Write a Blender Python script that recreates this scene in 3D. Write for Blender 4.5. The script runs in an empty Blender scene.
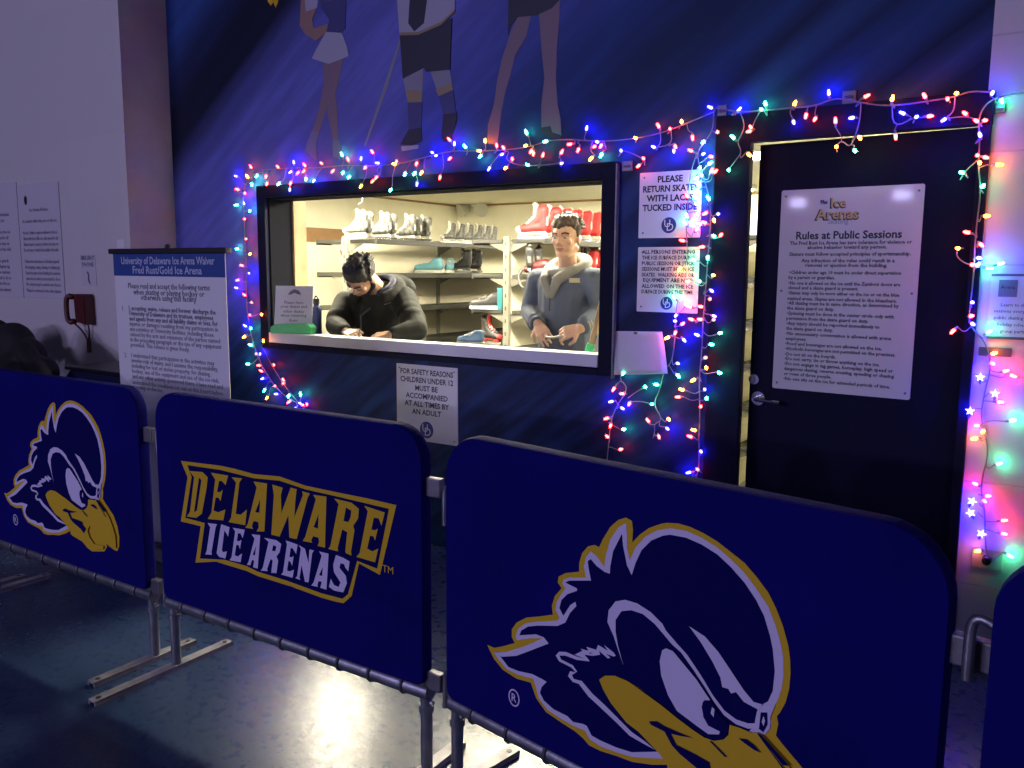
import bpy, bmesh, math, random, json
from mathutils import Vector, Matrix, Euler, Quaternion
from mathutils.geometry import tessellate_polygon
R = math.radians
random.seed(7)
SC = bpy.context.scene
COL = SC.collection

# ------------------------------------------------------------------ camera
H, F = 1.5, 845.0
PITCH, ROLL, YAW = R(7.6925), R(0.435), R(32.971)
fw = Vector((-math.sin(YAW)*math.cos(PITCH), math.cos(YAW)*math.cos(PITCH), -math.sin(PITCH)))
r0 = Vector((math.cos(YAW), math.sin(YAW), 0)); u0 = r0.cross(fw)
rt = r0*math.cos(ROLL)+u0*math.sin(ROLL); up = -r0*math.sin(ROLL)+u0*math.cos(ROLL)
cd = bpy.data.cameras.new('camera'); cam = bpy.data.objects.new('camera', cd); COL.objects.link(cam)
cd.sensor_width = 36.0; cd.lens = F/1024*36.0; cd.clip_start = 0.05
Mc = Matrix.Identity(4)
for i in range(3):
    Mc[i][0] = rt[i]; Mc[i][1] = up[i]; Mc[i][2] = -fw[i]
Mc[2][3] = H
cam.matrix_world = Mc
SC.camera = cam
EYE = Vector((0, 0, H))
def ray(x, y): return fw*F + rt*(x-512) + up*(384-y)
def W(x, y, Y):                       # where the sight line through an image pixel meets the plane y=Y
    d = ray(x, y); return EYE + d*(Y/d.y)
def WX(x, y, X):
    d = ray(x, y); return EYE + d*(X/d.x)
YW = 3.53                              # front face of the rental room's wall

# ------------------------------------------------------------------ materials
def mat(name, col, rough=.6, metal=0., bump=0., bscale=40., var=0., vscale=6., emit=None, estr=0., trans=0., alpha=None, spec=.5, coat=0.):
    m = bpy.data.materials.new(name); m.use_nodes = True
    nt = m.node_tree; b = nt.nodes['Principled BSDF']
    c = (*col, 1.)
    b.inputs['Base Color'].default_value = c
    b.inputs['Roughness'].default_value = rough
    b.inputs['Metallic'].default_value = metal
    b.inputs['Specular IOR Level'].default_value = spec
    if coat: b.inputs['Coat Weight'].default_value = coat
    if trans: b.inputs['Transmission Weight'].default_value = trans
    if emit:
        b.inputs['Emission Color'].default_value = (*emit, 1.); b.inputs['Emission Strength'].default_value = estr
    if var or bump:
        tc = nt.nodes.new('ShaderNodeTexCoord')
    if var:
        n = nt.nodes.new('ShaderNodeTexNoise'); n.inputs['Scale'].default_value = vscale; n.inputs['Detail'].default_value = 5
        nt.links.new(tc.outputs['Object'], n.inputs['Vector'])
        r = nt.nodes.new('ShaderNodeValToRGB')
        r.color_ramp.elements[0].position = .3; r.color_ramp.elements[1].position = .7
        r.color_ramp.elements[0].color = (*[v*(1-var) for v in col], 1); r.color_ramp.elements[1].color = (*[min(1, v*(1+var)) for v in col], 1)
        nt.links.new(n.outputs['Fac'], r.inputs['Fac']); nt.links.new(r.outputs['Color'], b.inputs['Base Color'])
    if bump:
        n2 = nt.nodes.new('ShaderNodeTexNoise'); n2.inputs['Scale'].default_value = bscale; n2.inputs['Detail'].default_value = 4
        nt.links.new(tc.outputs['Object'], n2.inputs['Vector'])
        bp = nt.nodes.new('ShaderNodeBump'); bp.inputs['Strength'].default_value = bump; bp.inputs['Distance'].default_value = .01
        nt.links.new(n2.outputs['Fac'], bp.inputs['Height']); nt.links.new(bp.outputs['Normal'], b.inputs['Normal'])
    return m

M = {}
M['white_sign'] = mat('white_sign', (.78, .77, .76), .32)
M['paper'] = mat('paper', (.72, .71, .72), .7)
M['ink'] = mat('ink', (.012, .013, .03), .5)
M['ink_blue'] = mat('ink_blue', (.02, .035, .22), .5)
M['frame_navy'] = mat('frame_navy', (.006, .007, .028), .6, bump=.05, spec=.12)
M['door_navy'] = mat('door_navy', (.0055, .006, .028), .6, bump=.04, spec=.10)
M['banner'] = mat('banner', (.0036, .0026, .118), .85, spec=.08, bump=.12, bscale=9, var=.18, vscale=3)
M['gold'] = mat('gold_print', (.62, .40, .022), .7, spec=.15)
M['white_print'] = mat('white_print', (.62, .56, .80), .65)
M['navy_print'] = mat('navy_print', (.0028, .0024, .078), .85, spec=.08)
M['steel'] = mat('galvanised_steel', (.25, .25, .29), .38, .85, bump=.08, bscale=60, var=.2, vscale=18)
M['steel_dull'] = mat('dull_steel', (.16, .155, .18), .5, .75, var=.2, vscale=20)
M['foot_steel'] = mat('worn_zinc', (.40, .39, .38), .5, .35, var=.2, vscale=20)
M['chrome'] = mat('chrome', (.7, .7, .7), .2, 1.)
M['black'] = mat('black_plastic', (.008, .008, .01), .45)
M['white_wall'] = None
M['skin'] = mat('skin', (.56, .33, .22), .5, var=.06, vscale=30)
M['skin2'] = mat('skin_tan', (.46, .27, .18), .5, var=.06, vscale=30)
M['hair'] = mat('dark_hair', (.006, .005, .0045), .7, bump=.6, bscale=70)
M['hair2'] = mat('brown_hair', (.045, .025, .014), .55, bump=.6, bscale=70)
M['jacket'] = mat('dark_jacket', (.017, .018, .016), .85, spec=.2, bump=.5, bscale=14, var=.25, vscale=9)
M['lining'] = mat('navy_lining', (.012, .016, .05), .8)
M['fleece'] = mat('blue_fleece', (.062, .078, .118), .9, bump=.35, bscale=16, var=.22, vscale=8)
M['hoodgrey'] = mat('grey_hood', (.20, .195, .175), .9, bump=.3, bscale=40, var=.15, vscale=20)
M['jeans'] = mat('dark_jeans', (.02, .026, .05), .85)
M['shelf'] = mat('grey_shelf', (.016, .016, .014), .5, var=.15)
M['shelfpost'] = mat('cream_upright', (.13, .125, .10), .6)
M['backpanel'] = mat('cream_back_panel', (.50, .47, .34), .6)
M['inwall'] = mat('cream_wall', (.90, .87, .70), .7, var=.03)
M['inceil'] = mat('cream_ceiling', (.80, .77, .62), .8, var=.03)
M['wood'] = mat('pine', (.42, .28, .13), .6, var=.25, vscale=9)
M['brownboard'] = mat('brown_board', (.30, .165, .075), .6, var=.2, vscale=5)
M['counter'] = mat('white_counter', (.80, .79, .80), .35)
M['cable'] = mat('clear_cable', (.26, .25, .30), .35)
M['eyewhite'] = mat('eye_white', (.34, .29, .26), .4)
M['iris'] = mat('iris', (.03, .02, .012), .3)
M['lips'] = mat('lips', (.38, .17, .13), .5)
M['dkred'] = mat('dark_red_plastic', (.075, .008, .009), .45)
M['redskate'] = mat('red_boot', (.46, .022, .024), .45)
M['silver'] = mat('silver_boot', (.095, .095, .085), .5, var=.85, vscale=22)
M['blackboot'] = mat('black_boot', (.018, .018, .02), .45)
M['offwhite'] = mat('offwhite_plastic', (.46, .45, .40), .45)
M['blade'] = mat('skate_blade', (.6, .6, .6), .25, .9)
M['aqua'] = mat('aqua_shoe', (.075, .22, .27), .6)
M['paleblue'] = mat('pale_blue_shoe', (.09, .17, .27), .6)
M['teal'] = mat('teal_plastic', (.0, .11, .13), .5)
M['green'] = mat('green_tape', (.03, .50, .14), .5)
M['greenstand'] = mat('green_stand', (.06, .46, .16), .35)
M['bluebottle'] = mat('blue_bottle', (.008, .016, .09), .3, .3)
M['binblue'] = mat('blue_bin', (.006, .008, .075), .55)
M['coat'] = mat('black_coat', (.005, .005, .006), .8, bump=.6, bscale=12, var=.4, vscale=7)
M['lamp'] = mat('lamp_diffuser', (.9, .9, .85), .5, emit=(1., .91, .68), estr=265.)

# wall paint over block work
def block_wall(name, col, zoff=0., rough=.55, strength=.35, mort=.82):
    m = mat(name, col, rough)
    nt = m.node_tree; b = nt.nodes['Principled BSDF']
    tc = nt.nodes.new('ShaderNodeTexCoord'); sep = nt.nodes.new('ShaderNodeSeparateXYZ'); com = nt.nodes.new('ShaderNodeCombineXYZ')
    nt.links.new(tc.outputs['Object'], sep.inputs[0])
    ad = nt.nodes.new('ShaderNodeMath'); ad.operation = 'ADD'; ad.inputs[1].default_value = zoff
    nt.links.new(sep.outputs['X'], com.inputs['X']); nt.links.new(sep.outputs['Z'], ad.inputs[0]); nt.links.new(ad.outputs[0], com.inputs['Y'])
    br = nt.nodes.new('ShaderNodeTexBrick')
    br.inputs['Scale'].default_value = 1.; br.inputs['Brick Width'].default_value = .80; br.inputs['Row Height'].default_value = .40
    br.inputs['Mortar Size'].default_value = .004; br.inputs['Mortar Smooth'].default_value = .3
    br.inputs['Color1'].default_value = (*col, 1); br.inputs['Color2'].default_value = (*[v*.97 for v in col], 1); br.inputs['Mortar'].default_value = (*[v*mort for v in col], 1)
    nt.links.new(com.outputs[0], br.inputs['Vector']); nt.links.new(br.outputs['Color'], b.inputs['Base Color'])
    n = nt.nodes.new('ShaderNodeTexNoise'); n.inputs['Scale'].default_value = 60
    nt.links.new(tc.outputs['Object'], n.inputs['Vector'])
    mx = nt.nodes.new('ShaderNodeMath'); mx.operation = 'MULTIPLY_ADD'; mx.inputs[1].default_value = -.7
    ml = nt.nodes.new('ShaderNodeMath'); ml.operation = 'MULTIPLY'; ml.inputs[1].default_value = .15
    nt.links.new(n.outputs['Fac'], ml.inputs[0]); nt.links.new(br.outputs['Fac'], mx.inputs[0]); nt.links.new(ml.outputs[0], mx.inputs[2])
    bp = nt.nodes.new('ShaderNodeBump'); bp.inputs['Strength'].default_value = strength; bp.inputs['Distance'].default_value = .01
    nt.links.new(mx.outputs[0], bp.inputs['Height']); nt.links.new(bp.outputs['Normal'], b.inputs['Normal'])
    return m
M['white_wall'] = block_wall('white_block_wall', (.66, .63, .62), .07)
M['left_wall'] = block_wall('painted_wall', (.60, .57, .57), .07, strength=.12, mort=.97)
M['return_shade'] = mat('wall_return_shade', (.44, .38, .34), .7, var=.12, vscale=3)  # return face of the left wall; shade and warm window light in its colour

# the printed wall mural: diagonal beams of pale light on navy (a printed graphic)
def mural_mat():
    m = mat('mural_print', (.05, .05, .2), .55, spec=.2)
    nt = m.node_tree; b = nt.nodes['Principled BSDF']; N = nt.nodes.new; L = nt.links.new
    tc = N('ShaderNodeTexCoord'); sep = N('ShaderNodeSeparateXYZ'); L(tc.outputs['Object'], sep.inputs[0])
    pa, pb = W(290, 0, YW), W(175, 160, YW)           # an edge of the printed beam
    d = Vector((pb.x-pa.x, 0, pb.z-pa.z)).normalized(); n = Vector((-d.z, 0, d.x))
    if n.x < 0: n = -n
    def dot(v, off):
        a = N('ShaderNodeMath'); a.operation = 'MULTIPLY'; a.inputs[1].default_value = v.x; L(sep.outputs['X'], a.inputs[0])
        c = N('ShaderNodeMath'); c.operation = 'MULTIPLY_ADD'; c.inputs[1].default_value = v.z; L(sep.outputs['Z'], c.inputs[0]); L(a.outputs[0], c.inputs[2])
        e = N('ShaderNodeMath'); e.operation = 'ADD'; e.inputs[1].default_value = off; L(c.outputs[0], e.inputs[0]); return e.outputs[0]
    s = dot(n, -(pa.x*n.x+pa.z*n.z)); t = dot(d, 0)
    com = N('ShaderNodeCombineXYZ'); L(s, com.inputs[0])
    tt = N('ShaderNodeMath'); tt.operation = 'MULTIPLY'; tt.inputs[1].default_value = .12; L(t, tt.inputs[0]); L(tt.outputs[0], com.inputs[1])
    nz = N('ShaderNodeTexNoise'); nz.inputs['Scale'].default_value = 3.2; nz.inputs['Detail'].default_value = 3; L(com.outputs[0], nz.inputs['Vector'])
    # s + small waviness -> ramp
    w = N('ShaderNodeMath'); w.operation = 'MULTIPLY_ADD'; w.inputs[1].default_value = .22; L(nz.outputs['Fac'], w.inputs[0]); L(s, w.inputs[2])
    mr = N('ShaderNodeMapRange'); mr.inputs['From Min'].default_value = -1.2; mr.inputs['From Max'].default_value = 4.8; L(w.outputs[0], mr.inputs['Value'])
    rp = N('ShaderNodeValToRGB'); cr = rp.color_ramp
    q2 = W(588, 0, YW); s2 = (q2.x*n.x+q2.z*n.z)-(pa.x*n.x+pa.z*n.z)
    def pos(v): return (v+.15+1.2)/6.0
    stops = [(-1.1, (.010, .03, .12)), (-.62, (.026, .07, .25)), (-.42, (.010, .022, .085)), (-.24, (.004, .008, .03)), (-.08, (.004, .008, .03)), (.20, (.100, .112, .40)), (s2*.55, (.125, .130, .46)), (s2-.28, (.075, .095, .38)), (s2+.12, (.014, .044, .19)), (s2+.42, (.005, .022, .085)), (s2+.62, (.012, .048, .17)), (s2+.72, (.005, .017, .07)), (s2+.80, (.024, .075, .22)), (s2+.88, (.008, .026, .10)), (s2+1.0, (.018, .058, .19)), (s2+1.12, (.004, .012, .055)), (s2+1.22, (.028, .055, .17)), (s2+1.28, (.005, .013, .055))]
    cr.elements[0].position = pos(stops[0][0]); cr.elements[0].color = (*stops[0][1], 1)
    cr.elements[1].position = min(1, pos(stops[-1][0])); cr.elements[1].color = (*stops[-1][1], 1)
    for p, c in stops[1:-1]:
        e = cr.elements.new(min(1, max(0, pos(p)))); e.color = (*c, 1)
    L(mr.outputs[0], rp.inputs['Fac'])
    # fine streaks
    nz2 = N('ShaderNodeTexNoise'); nz2.inputs['Scale'].default_value = 14; nz2.inputs['Detail'].default_value = 2; L(com.outputs[0], nz2.inputs['Vector'])
    r2 = N('ShaderNodeValToRGB'); r2.color_ramp.elements[0].position = .40; r2.color_ramp.elements[0].color = (.88, .88, .90, 1); r2.color_ramp.elements[1].position = .68; r2.color_ramp.elements[1].color = (1.14, 1.16, 1.2, 1)
    L(nz2.outputs['Fac'], r2.inputs['Fac'])
    mx = N('ShaderNodeMix'); mx.data_type = 'RGBA'; mx.blend_type = 'MULTIPLY'; mx.inputs[0].default_value = 1.
    L(rp.outputs['Color'], mx.inputs[6]); L(r2.outputs['Color'], mx.inputs[7])
    # below the window the print is dark navy with a few rays
    lo = N('ShaderNodeMapRange'); lo.inputs['From Min'].default_value = 1.02; lo.inputs['From Max'].default_value = 1.28; L(sep.outputs['Z'], lo.inputs['Value'])
    rl = N('ShaderNodeValToRGB'); rl.color_ramp.elements[0].position = .42; rl.color_ramp.elements[0].color = (.005, .014, .065, 1); rl.color_ramp.elements[1].position = .72; rl.color_ramp.elements[1].color = (.012, .045, .17, 1)
    L(nz2.outputs['Fac'], rl.inputs['Fac'])
    mx2 = N('ShaderNodeMix'); mx2.data_type = 'RGBA'; L(lo.outputs[0], mx2.inputs[0]); L(rl.outputs['Color'], mx2.inputs[6]); L(mx.outputs[2], mx2.inputs[7])
    L(mx2.outputs[2], b.inputs['Base Color'])
    return m
M['mural'] = mural_mat()

def floor_mat():
    m = mat('floor_paint', (.03, .05, .08), .25)
    nt = m.node_tree; b = nt.nodes['Principled BSDF']; N = nt.nodes.new; L = nt.links.new
    b.inputs['Specular IOR Level'].default_value = .5
    tc = N('ShaderNodeTexCoord')
    n = N('ShaderNodeTexNoise'); n.inputs['Scale'].default_value = 2.2; n.inputs['Detail'].default_value = 6; L(tc.outputs['Object'], n.inputs['Vector'])
    r = N('ShaderNodeValToRGB'); r.color_ramp.elements[0].position = .35; r.color_ramp.elements[0].color = (.020, .042, .098, 1); r.color_ramp.elements[1].position = .68; r.color_ramp.elements[1].color = (.034, .062, .122, 1)
    L(n.outputs['Fac'], r.inputs['Fac']); L(r.outputs['Color'], b.inputs['Base Color'])
    n2 = N('ShaderNodeTexNoise'); n2.inputs['Scale'].default_value = 28; n2.inputs['Detail'].default_value = 5; L(tc.outputs['Object'], n2.inputs['Vector'])
    r2 = N('ShaderNodeMapRange'); r2.inputs['To Min'].default_value = .18; r2.inputs['To Max'].default_value = .40; L(n2.outputs['Fac'], r2.inputs['Value']); L(r2.outputs[0], b.inputs['Roughness'])
    bp = N('ShaderNodeBump'); bp.inputs['Strength'].default_value = .09; bp.inputs['Distance'].default_value = .01; L(n2.outputs['Fac'], bp.inputs['Height']); L(bp.outputs['Normal'], b.inputs['Normal'])
    return m
M['floor'] = floor_mat()

# ------------------------------------------------------------------ mesh helpers
def newbm(): return bmesh.new()
def box(bm, c, s, rot=None, mi=0, bevel=0.):
    r = bmesh.ops.create_cube(bm, size=1.)
    vs = r['verts']
    Mx = Matrix.Translation(Vector(c)) @ (rot.to_matrix().to_4x4() if rot else Matrix.Identity(4)) @ Matrix.Diagonal((*s, 1))
    bmesh.ops.transform(bm, matrix=Mx, verts=vs)
    fs = set(f for v in vs for f in v.link_faces)
    for f in fs: f.material_index = mi
    if bevel:
        es = list(set(e for v in vs for e in v.link_edges))
        rr = bmesh.ops.bevel(bm, geom=es, offset=bevel, segments=2, affect='EDGES', profile=.6)
        for f in rr['faces']: f.material_index = mi
def cyl(bm, p0, p1, r, r1=None, seg=14, mi=0, caps=True):
    p0, p1 = Vector(p0), Vector(p1); d = p1-p0; L = d.length
    if L < 1e-6: return
    q = bmesh.ops.create_cone(bm, cap_ends=caps, cap_tris=False, segments=seg, radius1=r, radius2=r if r1 is None else r1, depth=L)
    Mx = Matrix.Translation((p0+p1)/2) @ d.to_track_quat('Z', 'Y').to_matrix().to_4x4()
    bmesh.ops.transform(bm, matrix=Mx, verts=q['verts'])
    for f in set(f for v in q['verts'] for f in v.link_faces): f.material_index = mi
def sph(bm, c, r, rot=None, seg=14, mi=0):
    rr = (r, r, r) if not hasattr(r, '__len__') else r
    q = bmesh.ops.create_uvsphere(bm, u_segments=seg, v_segments=max(6, seg*2//3), radius=1.)
    Mx = Matrix.Translation(Vector(c)) @ (rot.to_4x4() if rot else Matrix.Identity(4)) @ Matrix.Diagonal((*rr, 1))
    bmesh.ops.transform(bm, matrix=Mx, verts=q['verts'])
    for f in set(f for v in q['verts'] for f in v.link_faces): f.material_index = mi
def cap(bm, p0, p1, r0_, r1_, seg=12):
    cyl(bm, p0, p1, r0_, r1_, seg); sph(bm, p0, r0_, seg=seg); sph(bm, p1, r1_, seg=seg)
def chain(bm, pts, seg=12):
    for (a, ra), (b, rb) in zip(pts, pts[1:]): cap(bm, a, b, ra, rb, seg)
def tube(bm, pts, r, seg=8, mi=0, closed=False):
    P = [Vector(p) for p in pts]; n = len(P); rings = []
    ref = None
    for i, p in enumerate(P):
        a = P[i-1] if (i > 0 or closed) else p; b = P[(i+1) % n] if (i < n-1 or closed) else p
        t = (b-a).normalized()
        if ref is None:
            ref = t.orthogonal().normalized()
        ref = (ref - t*ref.dot(t)); ref = ref.normalized() if ref.length > 1e-6 else t.orthogonal().normalized()
        bi = t.cross(ref)
        rings.append([bm.verts.new(p + (ref*math.cos(k*2*math.pi/seg) + bi*math.sin(k*2*math.pi/seg))*r) for k in range(seg)])
    m = n if closed else n-1
    for i in range(m):
        A, B = rings[i], rings[(i+1) % n]
        for k in range(seg):
            f = bm.faces.new((A[k], A[(k+1) % seg], B[(k+1) % seg], B[k])); f.material_index = mi
    if not closed:
        for q in (list(reversed(rings[0])), rings[-1]):
            f = bm.faces.new(q); f.material_index = mi
def smooth_pts(pts, it=2):
    P = [Vector(p) for p in pts]
    for _ in range(it):
        Q = [P[0]]
        for a, b in zip(P, P[1:]): Q += [a*.75+b*.25, a*.25+b*.75]
        Q.append(P[-1]); P = Q
    return P
def poly(bm, pts, mi=0, holes=()):
    """filled flat polygon from 3-D points, concave and with holes"""
    loops = [[Vector(p) for p in pts]]+[[Vector(p) for p in h] for h in holes]
    flat = [p for l in loops for p in l]
    vs = [bm.verts.new(p) for p in flat]
    nrm = None
    for tri in tessellate_polygon(loops):
        try: f = bm.faces.new([vs[i] for i in tri]); f.material_index = mi
        except ValueError: pass
def prism(bm, pts, ext, mi=0):
    """closed extrusion of an outline (3-D pts) along ext"""
    P = [Vector(p) for p in pts]; e = Vector(ext); n = len(P)
    a = [bm.verts.new(p) for p in P]; b = [bm.verts.new(p+e) for p in P]
    for tri in tessellate_polygon([P]):
        f = bm.faces.new([a[i] for i in tri]); f.material_index = mi
        f = bm.faces.new([b[i] for i in reversed(tri)]); f.material_index = mi
    for i in range(n):
        f = bm.faces.new((a[i], b[i], b[(i+1) % n], a[(i+1) % n])); f.material_index = mi
def rrect(x0, x1, z0, z1, r, n=6, rb=None):
    rb = r if rb is None else rb; out = []
    for cx, cz, a0, q in ((x1-r, z1-r, 0, r), (x0+r, z1-r, 90, r), (x0+rb, z0+rb, 180, rb), (x1-rb, z0+rb, 270, rb)):
        for k in range(n+1):
            a = R(a0+90*k/n); out.append((cx+q*math.cos(a), cz+q*math.sin(a)))
    return out

# ------------------------------------------------------------------ object helpers
XF = {}
def tag(o, label=None, cat=None, group=None, kind=None):
    if label: o['label'] = label
    if cat: o['category'] = cat
    if group: o['group'] = group
    if kind: o['kind'] = kind
    return o
def thing(name, label, cat, loc=(0, 0, 0), rz=0., group=None, rot=None):
    o = bpy.data.objects.new(name, None); COL.objects.link(o); o.empty_display_size = .1
    e = rot if rot else Euler((0, 0, rz)); o.location = loc; o.rotation_euler = e
    XF[o.name] = Matrix.Translation(Vector(loc)) @ e.to_matrix().to_4x4()
    return tag(o, label, cat, group)
def obj(name, bm, mats, parent=None, world=False, smooth=False, loc=None, rot=None, label=None, recalc=True):
    """one mesh object; with world=True bm is in world space and is brought into the parent's space"""
    if not isinstance(mats, (list, tuple)): mats = [mats]
    if recalc: bmesh.ops.recalc_face_normals(bm, faces=bm.faces)
    if parent is not None and world:
        bmesh.ops.transform(bm, matrix=XF[parent.name].inverted(), verts=bm.verts)
    me = bpy.data.meshes.new(name); bm.to_mesh(me); bm.free()
    for m in mats: me.materials.append(M[m] if isinstance(m, str) else m)
    if smooth:
        for p in me.polygons: p.use_smooth = True
        try: me.set_sharp_from_angle(angle=R(40))
        except Exception: pass
    o = bpy.data.objects.new(name, me); COL.objects.link(o)
    if parent is not None: o.parent = parent
    if loc is not None: o.location = loc
    if rot is not None: o.rotation_euler = rot
    XF[o.name] = (XF[parent.name] if parent is not None else Matrix.Identity(4)) @ Matrix.Translation(Vector(o.location)) @ o.rotation_euler.to_matrix().to_4x4()
    if label: o['label'] = label
    return o
def struct(name, bm, mats, smooth=False):
    o = obj(name, bm, mats, smooth=smooth); o['kind'] = 'structure'; return o
def dup(o, loc=None, rot=None, parent=None, label=None, group=None):
    c = o.copy(); COL.objects.link(c)
    if parent is not None: c.parent = parent
    if loc is not None: c.location = loc
    if rot is not None: c.rotation_euler = rot
    if label: c['label'] = label
    if group: c['group'] = group
    XF[c.name] = Matrix.Translation(c.location) @ c.rotation_euler.to_matrix().to_4x4()
    for ch in [x for x in o.children]:
        dup(ch, parent=c)
    return c
DG = bpy.context.evaluated_depsgraph_get
def bake(o):
    dg = DG(); dg.update()
    me = bpy.data.meshes.new_from_object(o.evaluated_get(dg), depsgraph=dg)
    old = o.data; o.modifiers.clear(); o.data = me; me.name = o.name
    return o
def blob(name, bm, mats, parent=None, voxel=.008, it=4, world=True, paint=None, label=None):
    """union of overlapping rounded volumes turned into one continuous skin"""
    o = obj(name, bm, mats, parent, world=world, recalc=True)
    md = o.modifiers.new('r', 'REMESH'); md.mode = 'VOXEL'; md.voxel_size = voxel; md.use_smooth_shade = True
    if it:
        s = o.modifiers.new('s', 'SMOOTH'); s.iterations = it; s.factor = .5
    bake(o)
    for p in o.data.polygons: p.use_smooth = True
    if not o.data.materials:
        for m in (mats if isinstance(mats, (list, tuple)) else [mats]): o.data.materials.append(M[m])
    if label: o['label'] = label
    return o
def text_bm(bm, body, cx, cz, w=None, h=None, y=0., size=.05, bold=0., align='CENTER', spacing=1.1, mi=0, res=2, mapf=None, maxw=None):
    """lettering as faces in the x-z plane (readable from -y); cx,cz is the centre (or left middle) of the block"""
    cu = bpy.data.curves.new('t', 'FONT'); cu.body = body; cu.size = size; cu.align_x = align; cu.space_line = spacing
    cu.offset = bold*size; cu.resolution_u = res; cu.fill_mode = 'FRONT'
    ob = bpy.data.objects.new('t', cu); COL.objects.link(ob)
    dg = DG(); dg.update()
    me = bpy.data.meshes.new_from_object(ob.evaluated_get(dg), depsgraph=dg)
    COL.objects.unlink(ob); bpy.data.objects.remove(ob); bpy.data.curves.remove(cu)
    xs = [v.co.x for v in me.vertices]; ys = [v.co.y for v in me.vertices]
    if not xs: return
    x0, x1, y0, y1 = min(xs), max(xs), min(ys), max(ys)
    sx = w/(x1-x0) if w else (h/(y1-y0) if h else 1.)
    sy = h/(y1-y0) if h else sx
    if maxw and (x1-x0)*sx > maxw: sx = maxw/(x1-x0)
    ax = (x0+x1)/2 if align == 'CENTER' else x0
    base = len(bm.verts); vs = []
    for v in me.vertices:
        a, b = cx+(v.co.x-ax)*sx, cz+(v.co.y-(y0+y1)/2)*sy
        vs.append(bm.verts.new(mapf(a, b) if mapf else (a, y, b)))
    for p in me.polygons:
        try: f = bm.faces.new([vs[i] for i in p.vertices]); f.material_index = mi
        except ValueError: pass
    bpy.data.meshes.remove(me)
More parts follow.
